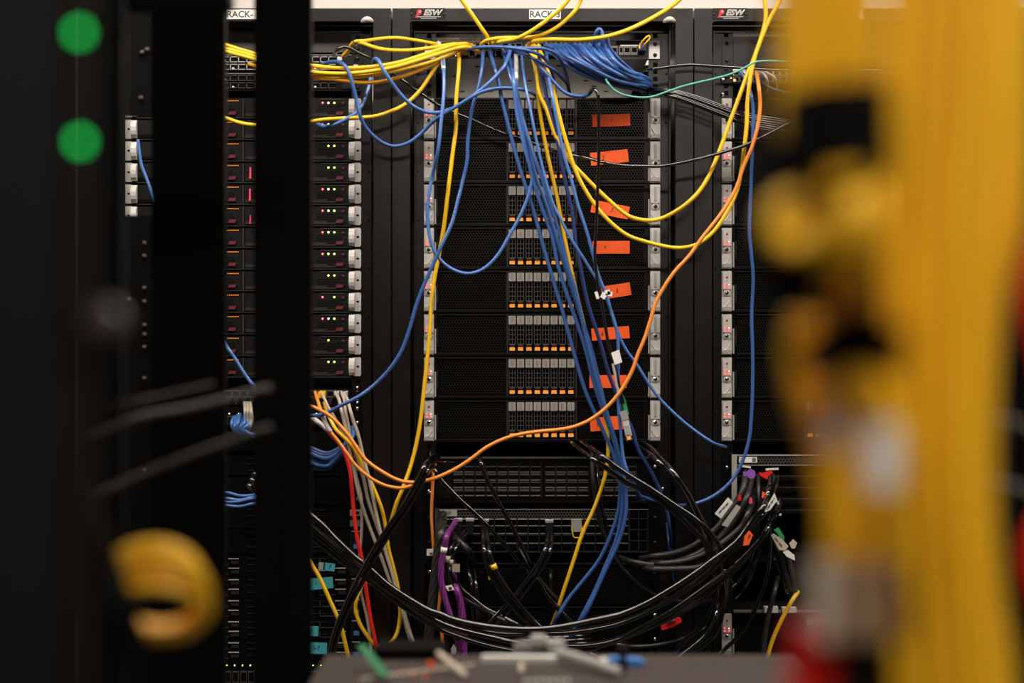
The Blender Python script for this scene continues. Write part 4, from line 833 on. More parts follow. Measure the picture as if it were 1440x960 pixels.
for i, (nm, pts, y) in enumerate((
 ('topmost', '360,650 400,690 440,726 454.6,739 469,754.5 484,769 498,782 513,793 527.5,806 542,819 557,830 574,841 602,857 620,863 636.7,870 670,877.5 711.7,883 741.7,884 770,883 803,878 860,866 873,863 906.7,849 940,830 973,808.7 1006.7,784 1025,771 1041.7,755 1058,732 1075,710 1085,682,-.06 1088,668,-.03', -.19),
 ('second', '356,664 400,704 440,741 456,755 471,768 486,781 500,794 520,808 542,825 562,839 582,850 605,862 636,874 661.7,882 695,889 723,891 770,890 808,888 860,879 890,869 923,853.6 956.7,833.7 990,810 1016.7,785 1038,764 1056.7,740 1076.7,719 1090,689,-.06 1094,670,-.03', -.18),
 ('third', '352,672 400,714 440,748 460,765 478,780 497,796 520,812 545,830 570,845 605,868 630,880 656.7,888 686.7,895 720,902 748,906 798,908 836.7,906 873,897 906.7,880 940,862 965,845 990,827 1023,804 1048,782 1068,760 1080,742 1090,722,-.07 1096,700,-.04', -.165),
 ('lowest', '348,680 400,724 440,756 465,776 482,789 505,805 530,824 560,847 590,868 610,879 626,887 653,897 686.7,907 726.7,915 770,918 816.7,914.5 840,909.5 866,901 900,887 935,872 965,856 988,842 1016.7,815 1041.7,792 1063,765 1080,744 1092,724,-.07 1098,705,-.04', -.155))):
    C(f'thick black cable in the great sagging arc, {nm} of the four', k, 4.2, pts, y, None, BKG, n=10)
C('thick black cable running from the rack centre down left, left one of the crossing pair', 'kcab', 3.6, '612,640,-.02 607,643,-.05 597,655 586,677 568,710 546,741 524,775 504,812 489,843 478,868 469,892 463,920 458,960', -.20, n=10)
C('thick black cable running from the rack centre down left, right one of the crossing pair', 'kcab', 3.6, '617,641,-.02 611,648,-.05 602,660 592,680 574,713 552,744 530,779 510,817 494,847 483,872 474,895 469,920 466,960', -.195, n=10)
C('black cable slanting right across the spine switch to the bottom middle', 'kcab', 3.3, '604,636,-.02 607,648,-.05 611,660 619,673 633.5,688.6 649,704.5 664,717.7 682,735 697,752 716,773 738.7,801 757,817 770,838 787,857 806,877 825,900,-.03', -.10, n=10)
C('black cable starting at the top edge of the spine switch and slanting steeply', 'kcab', 3.3, '672,634,-.01 674,641,-.05 676,650 682,666 689,682 699.5,702 709,720 719,737.5 731,762 744,788 752,803,-.06 758,815,-.03', -.11, n=10)
C('black cable slanting across the cabinet gap, lower one of the long parallel pair', 'kcab', 3.8, '800,621,-.01 810,628,-.08 832,644.5 852,657.7 872,672 880,678 900,687 924.8,702 958,729 983,753 1005,775 1020,795,-.12 1030,820,-.08', -.175, n=10)
C('black cable slanting across the cabinet gap, upper one of the long parallel pair', 'kcab', 3.8, '814,619,-.01 824.5,626,-.08 845.6,640.5 865,655 885,668.5 913.6,686 947,708.7 974,726.6 998,748 1014,770 1022,795,-.1', -.18, n=10)
C('black cable hanging behind the blue bundle then bending right near the bottom', 'kdull', 3.4, '831,630,-.01 832,640,-.05 834,677 836,695 844,735 854,762 866,786 883.5,808 911.6,830.6 937,842 960,846 985,846 1005,842,-.05', -.075, n=10)
C('dark cable hanging just right of its twin behind the blue bundle', 'kcab', 3.0, '838,634,-.01 839,645,-.05 841,680 846,713 854,745 862,770 870,790,-.04', -.07, n=10)
C('black cable arching from the spine switch right side down, left one of the tight pair', 'kcab', 3.8, '893,624,-.01 906,633.7,-.07 925,648 942.7,668 960.6,693 974,720 987.5,751 996.4,780 1003,806 1008,835 998,860 986.7,880 965,898 945,922 925,960', -.15, n=10)
C('black cable arching from the spine switch right side down, right one of the tight pair', 'kcab', 3.8, '903,622,-.01 920,635,-.07 947,664 969.6,697.5 987.5,733 1003,765 1012,791.5 1016,813 1018,835 1012,855 1001,875 990,890 972,905 955,925 940,960', -.145, n=10)
C('black cable behind the tight pair swinging low to the left', 'kdull', 3.2, '1020,790,-.08 1023,815 1020,845 1011,868 998,880 983,888 956.7,899 923,907 890,909 865,906,-.06 845,900,-.02', -.12, n=10)
C('black cable in the loose fan falling to the shelf edge, inner one', 'kcab', 3.2, '1019,800 1021,830 1017,855 1011,880 995,903 965,922 945,950', -.135)
C('black cable in the loose fan falling to the shelf edge, outer one', 'kcab', 3.0, '1009,838,-.12 1007,862 999,883 984,901 962,918 940,935', -.17)
C('thin black cable falling from the cluster past the shelf lip of the right cabinet', 'kcab', 3.2, '1081,715,-.05 1081.7,738 1083,765 1081,797 1077,815 1069,838 1056.7,866.7 1040,893 1013,919 1000,940', -.12)
C('black cable in the cluster curving down left, shorter one with a bright line', 'kcab', 2.8, '1082,735 1075,757 1066.7,781 1055,811 1045,828,-.09 1033,842,-.03', -.11)
C('black cable in the cluster curving down left, ending behind the arching pair', 'kcab', 2.8, '1072,748 1063,771.7 1053,796.7 1038,817 1023,832 1010,842,-.05', -.105)
C('black cable in the cluster dropping almost straight behind the orange tag', 'kdull', 3.6, '1066,668,-.02 1066.5,680,-.05 1067,700 1066,730 1062,760 1056,790,-.07 1050,810,-.04', -.07, n=10)
for i, (pts, lb) in enumerate((('1049,664,-.02 1048,672,-.06 1044,690 1036,705 1022,724 1008,742 990,757 970,770 945,778 920,782 900,786,-.06', 'black braided cable under the violet tab, leftmost of the cluster, speckled sleeve'),
    ('1057,670,-.02 1055,682,-.06 1050,700 1042,716 1030,735 1017,751 998,768 972,783 945,791 915,794 890,790 870,784,-.05', 'black braided cable second from left in the cluster, wrapped by a grey tag'),
    ('1062,690,-.02 1059,705,-.06 1052,722 1044,738 1030,752 1012,766 990,779 960,789 930,792 905,790,-.05', 'black braided cable third from left in the cluster, below the small red tab'),
    ('1075,690,-.02 1071,710,-.06 1062,735 1048,758 1032,772 1010,784 985,797 950,800 920,800 890,797,-.05', 'black braided cable passing beneath the three speckled ones of the cluster'))):
    C(lb, 'sleeve', 4.6, pts, -.085 - .014 * i, n=12)
for i, (pts, lb) in enumerate((('1086,752,-.05 1092,768 1100,790 1106,812 1112,830', 'speckled black cable hanging by the beige labels right of the cluster, left one'), ('1094,748,-.05 1102,768 1110,790 1115,812 1119,835,-.08', 'speckled black cable hanging by the beige labels right of the cluster, right one'),
    ('1094,812,-.05 1090,828 1083,855 1077,885 1074,915 1074,960', 'speckled black cord running straight down in front of the grey shelf'))):
    C(lb, 'sleeve', 3.6, pts, -.10 - .012 * i, n=12)
C('black cable with a grey edge beside the beige labels of the right cluster', 'kcab', 2.6, '1083,770,-.05 1088,785 1096,803 1103,820 1108,833,-.06', -.09)
C('thick black plug cable behind the colour tabs, left one of the two rising', 'kcab', 4.0, '1083,663,-.02 1083,675,-.07 1080,692 1072,712 1062,732 1048,752 1030,768 1010,783 995,792,-.1', -.14, n=10)
# black speckled sleeve hanging at the left of the honeycomb switch
C('wide black woven sleeve hanging in front of the left rack edge', 'sleeve', 7.2, '622,724,-.03 622,734,-.07 620,750 617,770 613.5,800 610,830 607,860 604,890 602,930 600,980', -.13, n=16)
C('stub of black woven sleeve crossing beneath the plugs left of the honeycomb switch', 'sleeve', 5.5, '634,748,-.04 638,755,-.07 648,764 658,774 664,783,-.05 667,792,-.02', -.09, n=14)
C('purple woven cable from the leftmost plug down to the shelf', 'purple', 4.4, '641,733,-.03 635,742,-.07 628,754 625,769 623.5,777 620.5,794 620.5,816 626,842.5 634,868 641,893 648,925 655,980', -.145, n=14, extra=(('sleeve', 3, (4, 'white', 1.08, 'white tag ring on the purple cable')),))
C('purple woven cable hanging right beside the other one, thicker lower half', 'purple', 5.2, '636,790,-.03 638,812,-.08 642,829 647,844 650.5,870 652,890 652,918 652,980', -.125, n=14)
C('black cable curled from the plug with a beige cap, outer curl', 'kcab', 3.3, '659,747,-.03 652,757,-.07 640,772 634,786,-.11 632.5,793,-.11 634,806 648,827 665.6,842 682.5,855 705,866 731,880 752,892,-.06 770,903,-.03', -.115, n=10, extra=(('sleeve', 3, (4, 'beigep', 1.35, 'beige cap on the black cable')),))
C('black cable curled from the plug with a beige cap, inner curl', 'kcab', 3.3, '655,745,-.03 646,756,-.07 634,770 629.5,781 628,790 628.5,801 633.7,820 648.7,838.7 669,851 690,862 712,875 735,888,-.07 752,900,-.03', -.12, n=10, extra=(('sleeve', 3, (4, 'beigep', 1.35, 'beige cap on the black cable')),))
tag(rib('641,793 641,804', .016, 'beigep', -.10, .003).build('cable_tag'), 'cream rounded tag above the curled black cables', 'tag')
C('long black cable from the second plug slanting down to the bottom, outer twin', 'kcab', 3.6, '679,745,-.03 679,752,-.06 680.6,771 686,797.5 701,827.5 722,853.7 746,879 763,898 782,914,-.12 800,935', -.14, n=10)
C('long black cable with a yellow ring slanting down to the bottom, inner twin', 'kcab', 3.6, '684,745,-.03 685,752,-.06 688,775 693,793 696,800 712.5,827.5 735,855.6 757,879 787,901 828,918,-.12 870,935', -.145, n=10, extra=(('sleeve', 3, (4, 'yel', 1.3, 'yellow ring round the black cable')),))
C('black cable from the lone middle plug bending down left, left twin', 'kcab', 3.3, '771,750,-.03 770,756,-.06 767,771 757.5,792 742.5,812.5 723.7,837 705,857.5 686,877 672,890,-.04', -.12, n=10)
C('black cable from the lone middle plug bending down left, right twin', 'kcab', 3.3, '776,750,-.03 776,756,-.06 774,772 764,795 749,816 731,841 713,861 696,878 682,891,-.04', -.115, n=10)
C('black cable dropping straight behind the purple ones, left of its twin', 'kcab', 3.2, '656,786,-.02 659,800,-.05 663,822 664.5,845 665.5,872 667,895,-.03', -.07)
C('black cable dropping straight behind the purple ones, right of its twin', 'kcab', 3.2, '664,790,-.02 667,805,-.05 670,825 671.5,847 672,873 673,895,-.03', -.075)
C('short dark cable standing upright in the dark behind the yellow one', 'kdull', 3.2, '775,802,-.02 774.5,810,-.05 774,825 773,845 771,868,-.03', -.05)
C('faint black cable crossing down right behind the lone plug cables', 'kdull', 3.2, '730,770,-.02 745,795,-.05 765,822 790,850 806,870,-.03', -.055)
for i in range(4):
    C('black cable lying almost level behind the great arc at the bottom', 'kcab', 2.6, f'{690 + i * 8},{884 + i * 8},-.03 {720 + i * 6},{893.5 + i * 6} {770},{896 + i * 5.5} {815 + i * 4},{894 + i * 5} {850 + i * 5},{887 + i * 5},-.03', -.09 - .012 * i, None, 'level black cables behind the great arc')
C('thin black cable dipping from centre to right above the shelf', 'kcab', 2.6, '845,896,-.05 862,904 890,909 923,907.5 956,899.5 983,888 1000,878,-.08', -.10)
# tags, tabs and clips
def flat(name, label, cat, poly, k, y, th=.0012, group=None, extra=None):
    m = MB(); P = [at(a, b, y) for a, b in poly]; D = Vector((0, th, 0)); n_ = len(P)
    m.quad(P, k); m.quad([p + D for p in P[::-1]], k)
    for i in range(n_): m.quad([P[i], P[i] + D, P[(i + 1) % n_] + D, P[(i + 1) % n_]], k)
    o = m.build(name); tag(o, label, cat, group)
    return o
def prints(o, p0, p1, n_, y, w=1.2):
    m = MB()
    for i in range(n_):
        t = (i + .5) / n_
        if i % 4 == 3: continue
        q = at(p0[0] + (p1[0] - p0[0]) * t, p0[1] + (p1[1] - p0[1]) * t, y - .0008); m.box(q.x - w * K * .5, q.x + w * K * .5, q.y, q.y + .0004, q.z - w * K, q.z + w * K, 'text')
    m.build('printing', o)
o = flat('cable_tag', 'white printed label wrapped on the leftmost braided cable', 'tag', [(1005, 722), (1014, 729), (1031, 706), (1024, 699)], 'white', -.108); prints(o, (1011, 721), (1025, 706), 12, -.108)
flat('cable_tag', 'grey shiny label on the second braided cable', 'tag', [(1015, 738), (1023, 741), (1042, 713), (1036, 709)], 'lbl', -.122)
o = flat('cable_tag', 'white printed label on the thick cables right of the red tab', 'tag', [(1069, 724), (1074, 727), (1078, 719), (1083, 717), (1093, 703), (1089, 693), (1083, 704)], 'white', -.185); prints(o, (1080, 714), (1089, 700), 9, -.185)
o = flat('cable_tag', 'orange paper tag in the middle of the cable cluster', 'tag', [(1045, 767), (1053, 766), (1059, 752), (1053.5, 745.5), (1047, 754)], 'tape', -.21); prints(o, (1052, 756), (1055, 752), 3, -.21)
flat('cable_tag', 'green plastic tag at the right edge of the cluster', 'tag', [(1088, 745), (1095, 741.5), (1103, 754), (1103, 760), (1098, 759), (1094, 751)], 'green', -.15, .003)
o = flat('cable_tag', 'grey-beige bent label at the far right of the cluster', 'tag', [(1084, 752), (1088, 750), (1100, 758), (1109, 768), (1104, 774), (1096, 773)], 'beigep', -.16); prints(o, (1090, 756), (1100, 768), 7, -.16)
flat('cable_tag', 'cream folded label below the bent one at the far right', 'tag', [(1101, 776), (1108, 773), (1117, 780), (1118, 788), (1110, 784), (1106, 782)], 'white', -.17)
flat('cable_tag', 'pinkish cream label end touching the blurred yellow cables', 'tag', [(1110, 764), (1116, 758), (1121, 763), (1118, 771), (1113, 771)], 'beigep', -.16, .003)
o = flat('cable_tag', 'small white square tag left of the black woven sleeve', 'tag', [(600, 771.5), (609.5, 771.5), (609.5, 781), (600, 781)], 'white', -.12); prints(o, (604, 778), (608, 778), 3, -.12)
o = flat('cable_tag', 'small white square tag with printed code between the purple cables', 'tag', [(626, 824), (635, 822), (639, 829), (630, 831)], 'white', -.175); prints(o, (631, 827), (635, 827), 3, -.175, 1.8)
flat('cable_tag', 'white pointed tag at the foot of the purple cables', 'tag', [(635, 919), (634, 912), (638, 905), (642, 912), (641, 920)], 'white', -.16)
flat('cable_tag', 'tiny yellow tag hanging below the yellow ring', 'tag', [(687, 810), (690, 808), (691, 815), (687, 815)], 'yel', -.09)
m = MB(); c_ = at(1056, 666, -.10); m.disc(c_.x, c_.z, .0095, c_.y - .004, c_.y, 'violet', 14, .9); m.box(c_.x - .016, c_.x, c_.y - .003, c_.y, c_.z - .004, c_.z + .004, 'violet', .001)
tag(m.build('pull_tab'), 'violet round pull tab at the top of the cable cluster', 'pull tab')
flat('pull_tab', 'bright red pull tab at the top of the cable cluster', 'pull tab', [(1067, 664), (1073, 665), (1079, 663), (1086, 662.5), (1087, 665), (1081, 668), (1079, 674), (1073, 671), (1069, 668)], 'red', -.13, .004)
for pts, lb in (('1041,654.5 1049,656 1056,657', 'pale lilac latch lever left of the violet tab'), ('1077,660 1085,659.5 1095,659', 'pale lilac latch lever right of the red tab'), ('1090,703 1094,706 1095,709', 'small lilac lever end at the right of the cluster'), ('1088,722 1094,724 1099,723', 'lilac lever lower right of the white printed label')):
    tag(rib(pts, .004, 'pale', -.07, .003).build('latch_lever'), lb, 'latch lever')
for (x, y, k, lb) in ((1040, 700, 'red', 'small red clip between the braided cables'), (1055.5, 704, 'pinktab', 'small pinkish-red clip right of the other red clip'), (1073.5, 696, 'tape', 'tiny orange clip behind the thick cables of the cluster')):
    flat('colour_clip', lb, 'clip', [(x - 2, y + 4), (x + 2.5, y + 3), (x + 2, y - 4), (x - 1, y - 5)], k, -.145, .004)
t = thing('wire_clip', 'red plastic clip lying above the shelf edge at right of centre', 'clip', at(944, 877, -.13))
flat_poly = [(930, 882), (930, 879), (941, 872), (955, 868.5), (958.5, 870), (958.5, 874), (948, 881), (931, 886)]
m = MB(); P = [at(a, b, -.14) for a, b in flat_poly]; D = Vector((0, .008, 0)); m.quad(P, 'red'); m.quad([p + D for p in P[::-1]], 'red')
for i in range(8): m.quad([P[i], P[i] + D, P[(i + 1) % 8] + D, P[(i + 1) % 8]], 'red')
rel(t, m, 'clip_body')
m = MB(); c_ = at(938, 876, -.142); m.dome(c_.x, c_.z, .003, c_.y, .002, 'text', 8, 2); c_ = at(948, 873, -.142); m.dome(c_.x, c_.z, .003, c_.y, .002, 'text', 8, 2); rel(t, m, 'clip_hole', 'dark holes of the clip')
m = MB(); m.tube([at(939, 873.5, -.14), at(943, 871.5, -.145), at(946, 872, -.14)], .0026, 'pale', 8, 3); rel(t, m, 'clip_highlight', 'pale raised highlight')  # pale tube standing in for a highlight on the clip
for (px, py, cx_, lb) in ((503, 545, CL, 'uppermost'), (503, 566, CL, 'second'), (503, 574, CL, 'third'), (503, 594, CL, 'lowest')):
    tag(MB().dome(X(px), Z(py), .0042, -.0045, .0035, 'chrome', 14).build('rack_screw', smooth=True), f'round chrome screw on the left cabinet rail beside the patch panel, {lb} of four', 'screw')
tag(MB().dome(X(603), Z(690), .0042, -.0045, .0035, 'chrome', 14).build('rack_screw', smooth=True), 'round chrome screw below the orange cable, left of the spine switch', 'screw')
tag(MB().dome(X(932), Z(687), .0045, -.0045, .0035, 'chrome', 14).build('rack_screw', smooth=True), 'round chrome screw right of the spine switch', 'screw')
tag(MB().dome(X(1016), Z(112), .0045, -.0045, .0035, 'chrome', 14).build('rack_screw', smooth=True), 'chrome screw left of the crowded switch, right cabinet', 'screw')
tag(MB().dome(X(1016), Z(133), .0045, -.0045, .0035, 'chrome', 14).build('rack_screw', smooth=True), 'chrome screw just above the topmost red-lit ear, right cabinet', 'screw')
m = MB(); m.tube([at(500, 50, -.05), at(497, 58, -.085), at(500, 66, -.09), at(503, 60, -.085), at(500, 55, -.06)], .0016, 'kdull', 6, 4)
tag(m.build('cable_tie'), 'black tie holding the two upper yellow cables at the left cabinet', 'cable tie')
# ---------------------------------------------------------------- the open rack in front, out of focus
def fd(px, py, d): return at(px, py, d - CAM_D)
def post(name, label, x0px, x1px, d0, d1, ztop=2.4, k='post', holes=True):
    t = thing(name, label, 'rack post', (0, d0 - CAM_D, 0))
    a = fd(x0px, 480, d0); b = fd(x1px, 480, d0); m = MB()
    yy = d1 - d0
    m.box(a.x, b.x, 0, .004, 0.0, ztop, k); m.box(a.x, a.x + .004, .004, yy, 0, ztop, k); m.box(b.x - .004, b.x, .004, yy, 0, ztop, k)
    m.box(a.x - .02, b.x + .02, -.002, yy + .01, 0, .012, k)
    m.build('post_channel', t)
    h = MB(); xc = (a.x + b.x) / 2
    for i in range(100): h.box(xc - .004, xc + .004, -.0006, 0, .3 + i * .0148 * 1.35, .308 + i * .0148 * 1.35, 'void')
    h.build('square_holes', t)
    return t
post('rack_post', 'broad blurred black post left of the narrow gap with orange-marked servers', 213, 316, 1.93, 1.945)
post('rack_post', 'blurred black post right of the narrow gap, directly left of the yellow cable run', 357, 437.5, 1.88, 1.895)
post('rack_post', 'near black post between the green lights and the narrow slit of silver ears', 118, 172, 1.35, 1.362)
t = thing('cover_bar', 'black cross rail of the near rack along the top left edge', 'bar', (0, 0, 0))
a = fd(112, 9, 1.5); b = fd(322, 9, 1.5)  # bar added to keep the top of the slit dark
m = MB(); m.box(a.x, b.x, a.y, a.y + .03, a.z, a.z + .06, 'post', .004); m.build('cover_bar_body', t)
# near left equipment with the two green lights
t = thing('side_device', 'dark device at the far left edge with two glowing green lights', 'device', (0, .66 - CAM_D, 0))
a = fd(-260, 0, .66); b = fd(84, 0, .66); c = fd(126, 0, .66)
m = MB(); m.box(a.x, b.x, 0, .02, .7, 1.75, 'postblue', .004); m.build('device_body', t)
m = MB(); m.box(b.x + .0005, c.x, 0, .008, .66, 1.8, 'strip'); m.build('light_strip', t, label='brown-black side strip carrying the lights')
for (px, py) in ((111, 45.5), (112.5, 199)):
    p = fd(px, py, .66)
    m = MB(); m.dome(p.x, p.z, .0026, 0, .0018, 'ledG', 16, 3); m.build('green_light', t, label='glowing green light')
m = MB(); p = fd(150, 452, .66); m.disc(p.x, p.z, .0085, -.012, .0, 'shelf', 18); m.disc(p.x, p.z, .0055, -.016, -.012, 'shelf', 18); m.disc(p.x, p.z, .003, 0, .02, 'grey', 8); m.box(b.x, p.x, .0, .004, p.z - .004, p.z + .004, 'shelf'); m.build('thumb_knob', t, label='brownish round thumb knob')
# grey cords crossing the dark left part
for pts, d, lb, k, r in (('120,618 190,588 270,573 352,552 380,545', 1.35, 'blurred grey-brown cord crossing the black post, upper one of the left pair', 'corddim', 5), ('130,700 190,672 270,640 345,613 380,600', 1.3, 'blurred grey-brown cord crossing the black post, lower one of the left pair', 'corddark', 5),
                   ('150,572 210,560 280,545 300,540', 1.35, 'faint thin dark cord above the grey-brown pair at left', 'corddark', 3),
                   ('1370,580 1400,589 1440,600 1500,622', .95, 'blurred grey cord at the right edge, upper one', 'corddim', 7), ('1370,670 1400,680 1440,690 1500,700', .95, 'blurred grey cord at the right edge, lower one', 'corddim', 7)):
    m = MB(); P = [fd(*[float(q) for q in w.split(',')], d) for w in pts.split()]; m.tube(P, r * d / FPX, k, 8, 4); tag(m.build('grey_cord', smooth=True), lb, 'cord')
# coil of yellow cable, lower left
t = thing('coiled_cable', 'blurred coil of golden yellow cable hanging at the lower left', 'cable', fd(215, 820, .92))
for i in range(13):
    m = MB(); P = []; n_ = 28; u = i / 12
    yt = 764 + 62 * u; yb = 878 + 20 * ((i * 5) % 13) / 12; rx = 76 - 16 * abs(u - .45) + R.uniform(-3, 3); dd = .92 + .012 * math.cos(i * 2.3)
    for j in range(n_ + 1):
        a = 2 * math.pi * j / n_; sn = math.sin(a)
        y = (yt + yb) / 2 - (yb - yt) / 2 * (abs(sn) ** .8) * (1 if sn > 0 else -1)
        x = 216 + rx * math.cos(a) + (10 if sn < 0 else 0) * -sn
        P.append(fd(x, y, dd + .03 * (1 - sn) / 2))
    m.tube(P, .0028, 'yelfg', 8, 3); rel(t, m, 'cable_turn')
m = MB(); P = [fd(121, 640, .672), fd(128, 715, .80), fd(140, 780, .895), fd(156, 850, .89), fd(190, 915, .89)]; m.tube(P, [.003, .005, .011, .015, .010], 'void', 10, 4); rel(t, m, 'holding_strap', 'black strap over the lower left of the coil')
# plates added to darken the far left slit above and below the silver ears
t = thing('filler_plate', 'added plate darkening the narrow slit, with dim round knobs, below the silver ears', 'plate', fd(200, 640, 2.35))
m = MB(); a = fd(160, 303, 2.35); b = fd(222, 1300, 2.35); m.box(a.x, b.x, a.y, a.y + .003, max(b.z, .02), a.z, 'post'); rel(t, m, 'plate_sheet')
for (px, py) in ((203, 342), (203, 360), (203, 405), (182, 421), (203, 424), (203, 457), (203, 470), (203, 488), (203, 532), (203, 660)):
    m = MB(); v = fd(px, py, 2.35); m.dome(v.x, v.z, .0034, v.y, .004, 'corddim', 10, 2); rel(t, m, 'knob_glint')
t = thing('filler_plate', 'added plate darkening the narrow slit, with raised dim glints, above the silver ears', 'plate', fd(200, 60, 2.35))
m = MB(); a = fd(160, -260, 2.35); b = fd(222, 163, 2.35); m.box(a.x, b.x, a.y, a.y + .003, b.z, a.z, 'post'); rel(t, m, 'plate_sheet')
for (px, py) in ((201, 8), (200, 74), (207, 70), (198, 138)):  # small domes standing in for dim glints
    m = MB(); v = fd(px, py, 2.35); m.dome(v.x, v.z, .0040, v.y, .004, 'corddim', 10, 2); rel(t, m, 'knob_glint')
# chassis top at the bottom edge with things lying on it
ZS = CAM_Z - .385
t = thing('equipment_chassis', 'blurred taupe metal chassis top along the bottom edge', 'chassis', (0, -1.18, ZS - .09))
x0 = fd(455, 920, 1.75).x; x1 = fd(1115, 920, 1.75).x
m = MB(); m.prism([(x0 - .006, 0), (x1, 0), (x1, .09), (x0 + .004, .09), (x0 - .006, .075)], -.95, 0, 'shelf'); m.build('chassis_body', t)
m = MB(); m.box(x0 + .01, x1 - .01, .0, .004, .004, .085, 'kdull'); m.build('rear_plate', t)
# second unit further right under the red cables
def on(px, py):
    """point of the chassis top seen at this pixel"""
    d = .385 * FPX / (py - 480); return Vector(((px - 720) * d / FPX, d - CAM_D, ZS)), d
p, d = on(560, 944); t = thing('circuit_board_module', 'blurred module with green board, pale rail and tiny red lights on the chassis', 'circuit board', p)
a = fd(508, 956, 1.62); b = fd(668, 936, 1.70)
m = MB(); m.tube([a, (a + b) / 2, b], .0040, 'beigep', 4, 1); rel(t, m, 'edge_rail', 'pale edge rail')
m = MB(); q = [fd(502, 907, 1.68), fd(514, 907, 1.68), fd(548, 948, 1.62), fd(536, 952, 1.60)]; m.quad(q, 'pcb'); m.quad([v + Vector((0, .003, 0)) for v in q[::-1]], 'pcb'); rel(t, m, 'board', 'green circuit board')
m = MB(); q0 = fd(522, 913, 1.72); q1 = fd(626, 950, 1.72); m.box(q0.x, q1.x, q0.y, q0.y + .06, ZS - .002, q0.z, 'plastic', .006); m.mats = ['void']; rel(t, m, 'black_cover', 'black plastic cover')
m = MB(); m.tube([fd(616, 918, 1.66), fd(655, 950, 1.62)], .0035, 'beigep', 6, 1); rel(t, m, 'bracket', 'pale bracket')
m = MB(); v = fd(606, 934, 1.64); m.disc(v.x, v.z, .0045, v.y - .005, v.y, 'tape', 12); rel(t, m, 'orange_part', 'small orange component')
for px, py in ((580, 947), (597, 950.5)):
    m = MB(); v = fd(px, py, 1.57); m.dome(v.x, v.z, .0007, v.y, .0006, 'ledr', 10, 2); rel(t, m, 'red_light', 'glowing red light')
p, d = on(728, 930); t = tag(MB().box(-.044, .052, -.005, .005, 0, .007, 'white', .0015).build('plastic_strip'), 'blurred white plastic strip lying on the chassis, left of centre', 'strip'); t.location = p; t.rotation_euler.z = math.radians(-3)
p, d = on(750, 930); t = thing('metal_clamp', 'blurred grey-green metal clamp with a long arm on the chassis', 'clamp', p)
m = MB(); v = fd(722, 920, 1.72); w = fd(772, 922, 1.72); m.box(v.x, w.x, v.y, v.y + .03, ZS, ZS + .017, 'grey', .004); m.box(fd(745, 0, 1.72).x, fd(770, 0, 1.72).x, v.y, v.y + .02, ZS + .012, ZS + .027, 'lbl', .004); m.box(w.x - .005, w.x + .02, v.y, v.y + .02, ZS, ZS + .021, 'lbl', .003); rel(t, m, 'clamp_body')
m = MB(); m.tube([fd(785, 917, 1.70), fd(830, 930, 1.66), fd(872, 945, 1.62)], .0055, 'lbl', 8, 3); rel(t, m, 'clamp_arm', 'long grey arm')
m = MB(); m.tube([fd(733, 934, 1.64), fd(733, 944, 1.62)], .0028, 'beigep', 8, 1); rel(t, m, 'clamp_pin')
p, d = on(876, 946); t = thing('black_standoff', 'blurred short black post standing on the chassis beside the blue piece', 'standoff', p)
m = MB(); m.tube([p, p + Vector((0, 0, .028))], .0045, 'plastic', 12, 1); rel(t, m, 'shaft'); m = MB(); m.tube([p + Vector((0, 0, .026)), p + Vector((0, 0, .032))], .0065, 'plastic', 12, 1); rel(t, m, 'cap')
p, d = on(880, 936); m = MB(); m.prism([(-.021, .001), (.018, .001), (.023, .004), (.016, .009), (-.021, .010)], -.006, .006, 'skyblue'); m.box(-.030, -.021, -.005, .005, .001, .009, 'white'); o = m.build('blue_connector'); o.location = p; tag(o, 'blurred sky-blue connector with a white end on the chassis', 'connector')
p, d = on(768, 957); m = MB()
for i in range(7): m.box(-.026 + i * .008, -.021 + i * .008, -.006, .006, 0, .0006, 'lbl')
o = m.build('printed_marking'); o.location = p; tag(o, 'faint pale printed marking on the chassis at the bottom edge', 'marking')
# ---------------------------------------------------------------- near yellow cable bundles at the right
def near(label, k, r, pts, d, group=None, wob=0, n=8):
    P = []
    for w in pts.split():
        v = [float(q) for q in w.split(',')]; dd = v[2] if len(v) > 2 else d
        P.append(fd(v[0] + R.uniform(-wob, wob), v[1], dd))
    o = MB().tube(P, r, k, n, 5).build('near_cable', None, True); return tag(o, label, 'cable', group)
GM = 'strands of the blurred main yellow bundle'
for i in range(15):
    u = i / 14; x = 1256 + 140 * u; dd = .60 + .028 * math.cos(i * 2.4) + .01
    near('blurred golden cable in the thick vertical bundle at the right', 'yelfg', .0031, f'{x + 6},-420 {x + 3},-200 {x},-20 {x - 6},140 {x - 14},300 {x - 20 + 4 * u},430 {x - 16},560 {x - 14},700 {x - 8 + 8 * u},840 {x + 10 * u},1000 {x + 10 * u},1250', dd, GM, 3)
for i in range(5):
    near('blurred amber cable at the right edge behind the main yellow bundle', 'yelfg', .003, f'{1412 + i * 9},-420 {1412 + i * 9},-20 {1408 + i * 9},150 {1398 + i * 9},300 {1380 + i * 6},450 {1366 + i * 6},650 {1376 + i * 6},800 {1392 + i * 8},960 {1392 + i * 8},1250', .66 + .008 * i, 'amber strands at the right edge', 3)
GL2 = 'strands of the blurred left yellow bundle'
for i in range(8):
    u = i / 7; x = 1098 + 128 * u; dd = .59 + .012 * math.cos(i * 2.1) + .03 * (1 - u)
    near('blurred golden cable in the left bundle, passing under the black straps', 'yelfg', .0031, f'{x},-420 {x},-200 {x},-20 {x + 2},100 {x + 4},190 {1146 + 84 * u},245,{dd - .005:.3f} {1148 + 84 * u},285,{dd - .035:.3f} {1150 + 82 * u},350,{dd - .035:.3f} {1160 + 76 * u},430,{dd - .02:.3f} {1176 + 40 * u},500 {1160 + 96 * u},590 {1162 + 118 * u},680 {1164 + 122 * u},770 {1170 + 110 * u},830', dd, GL2, 2)
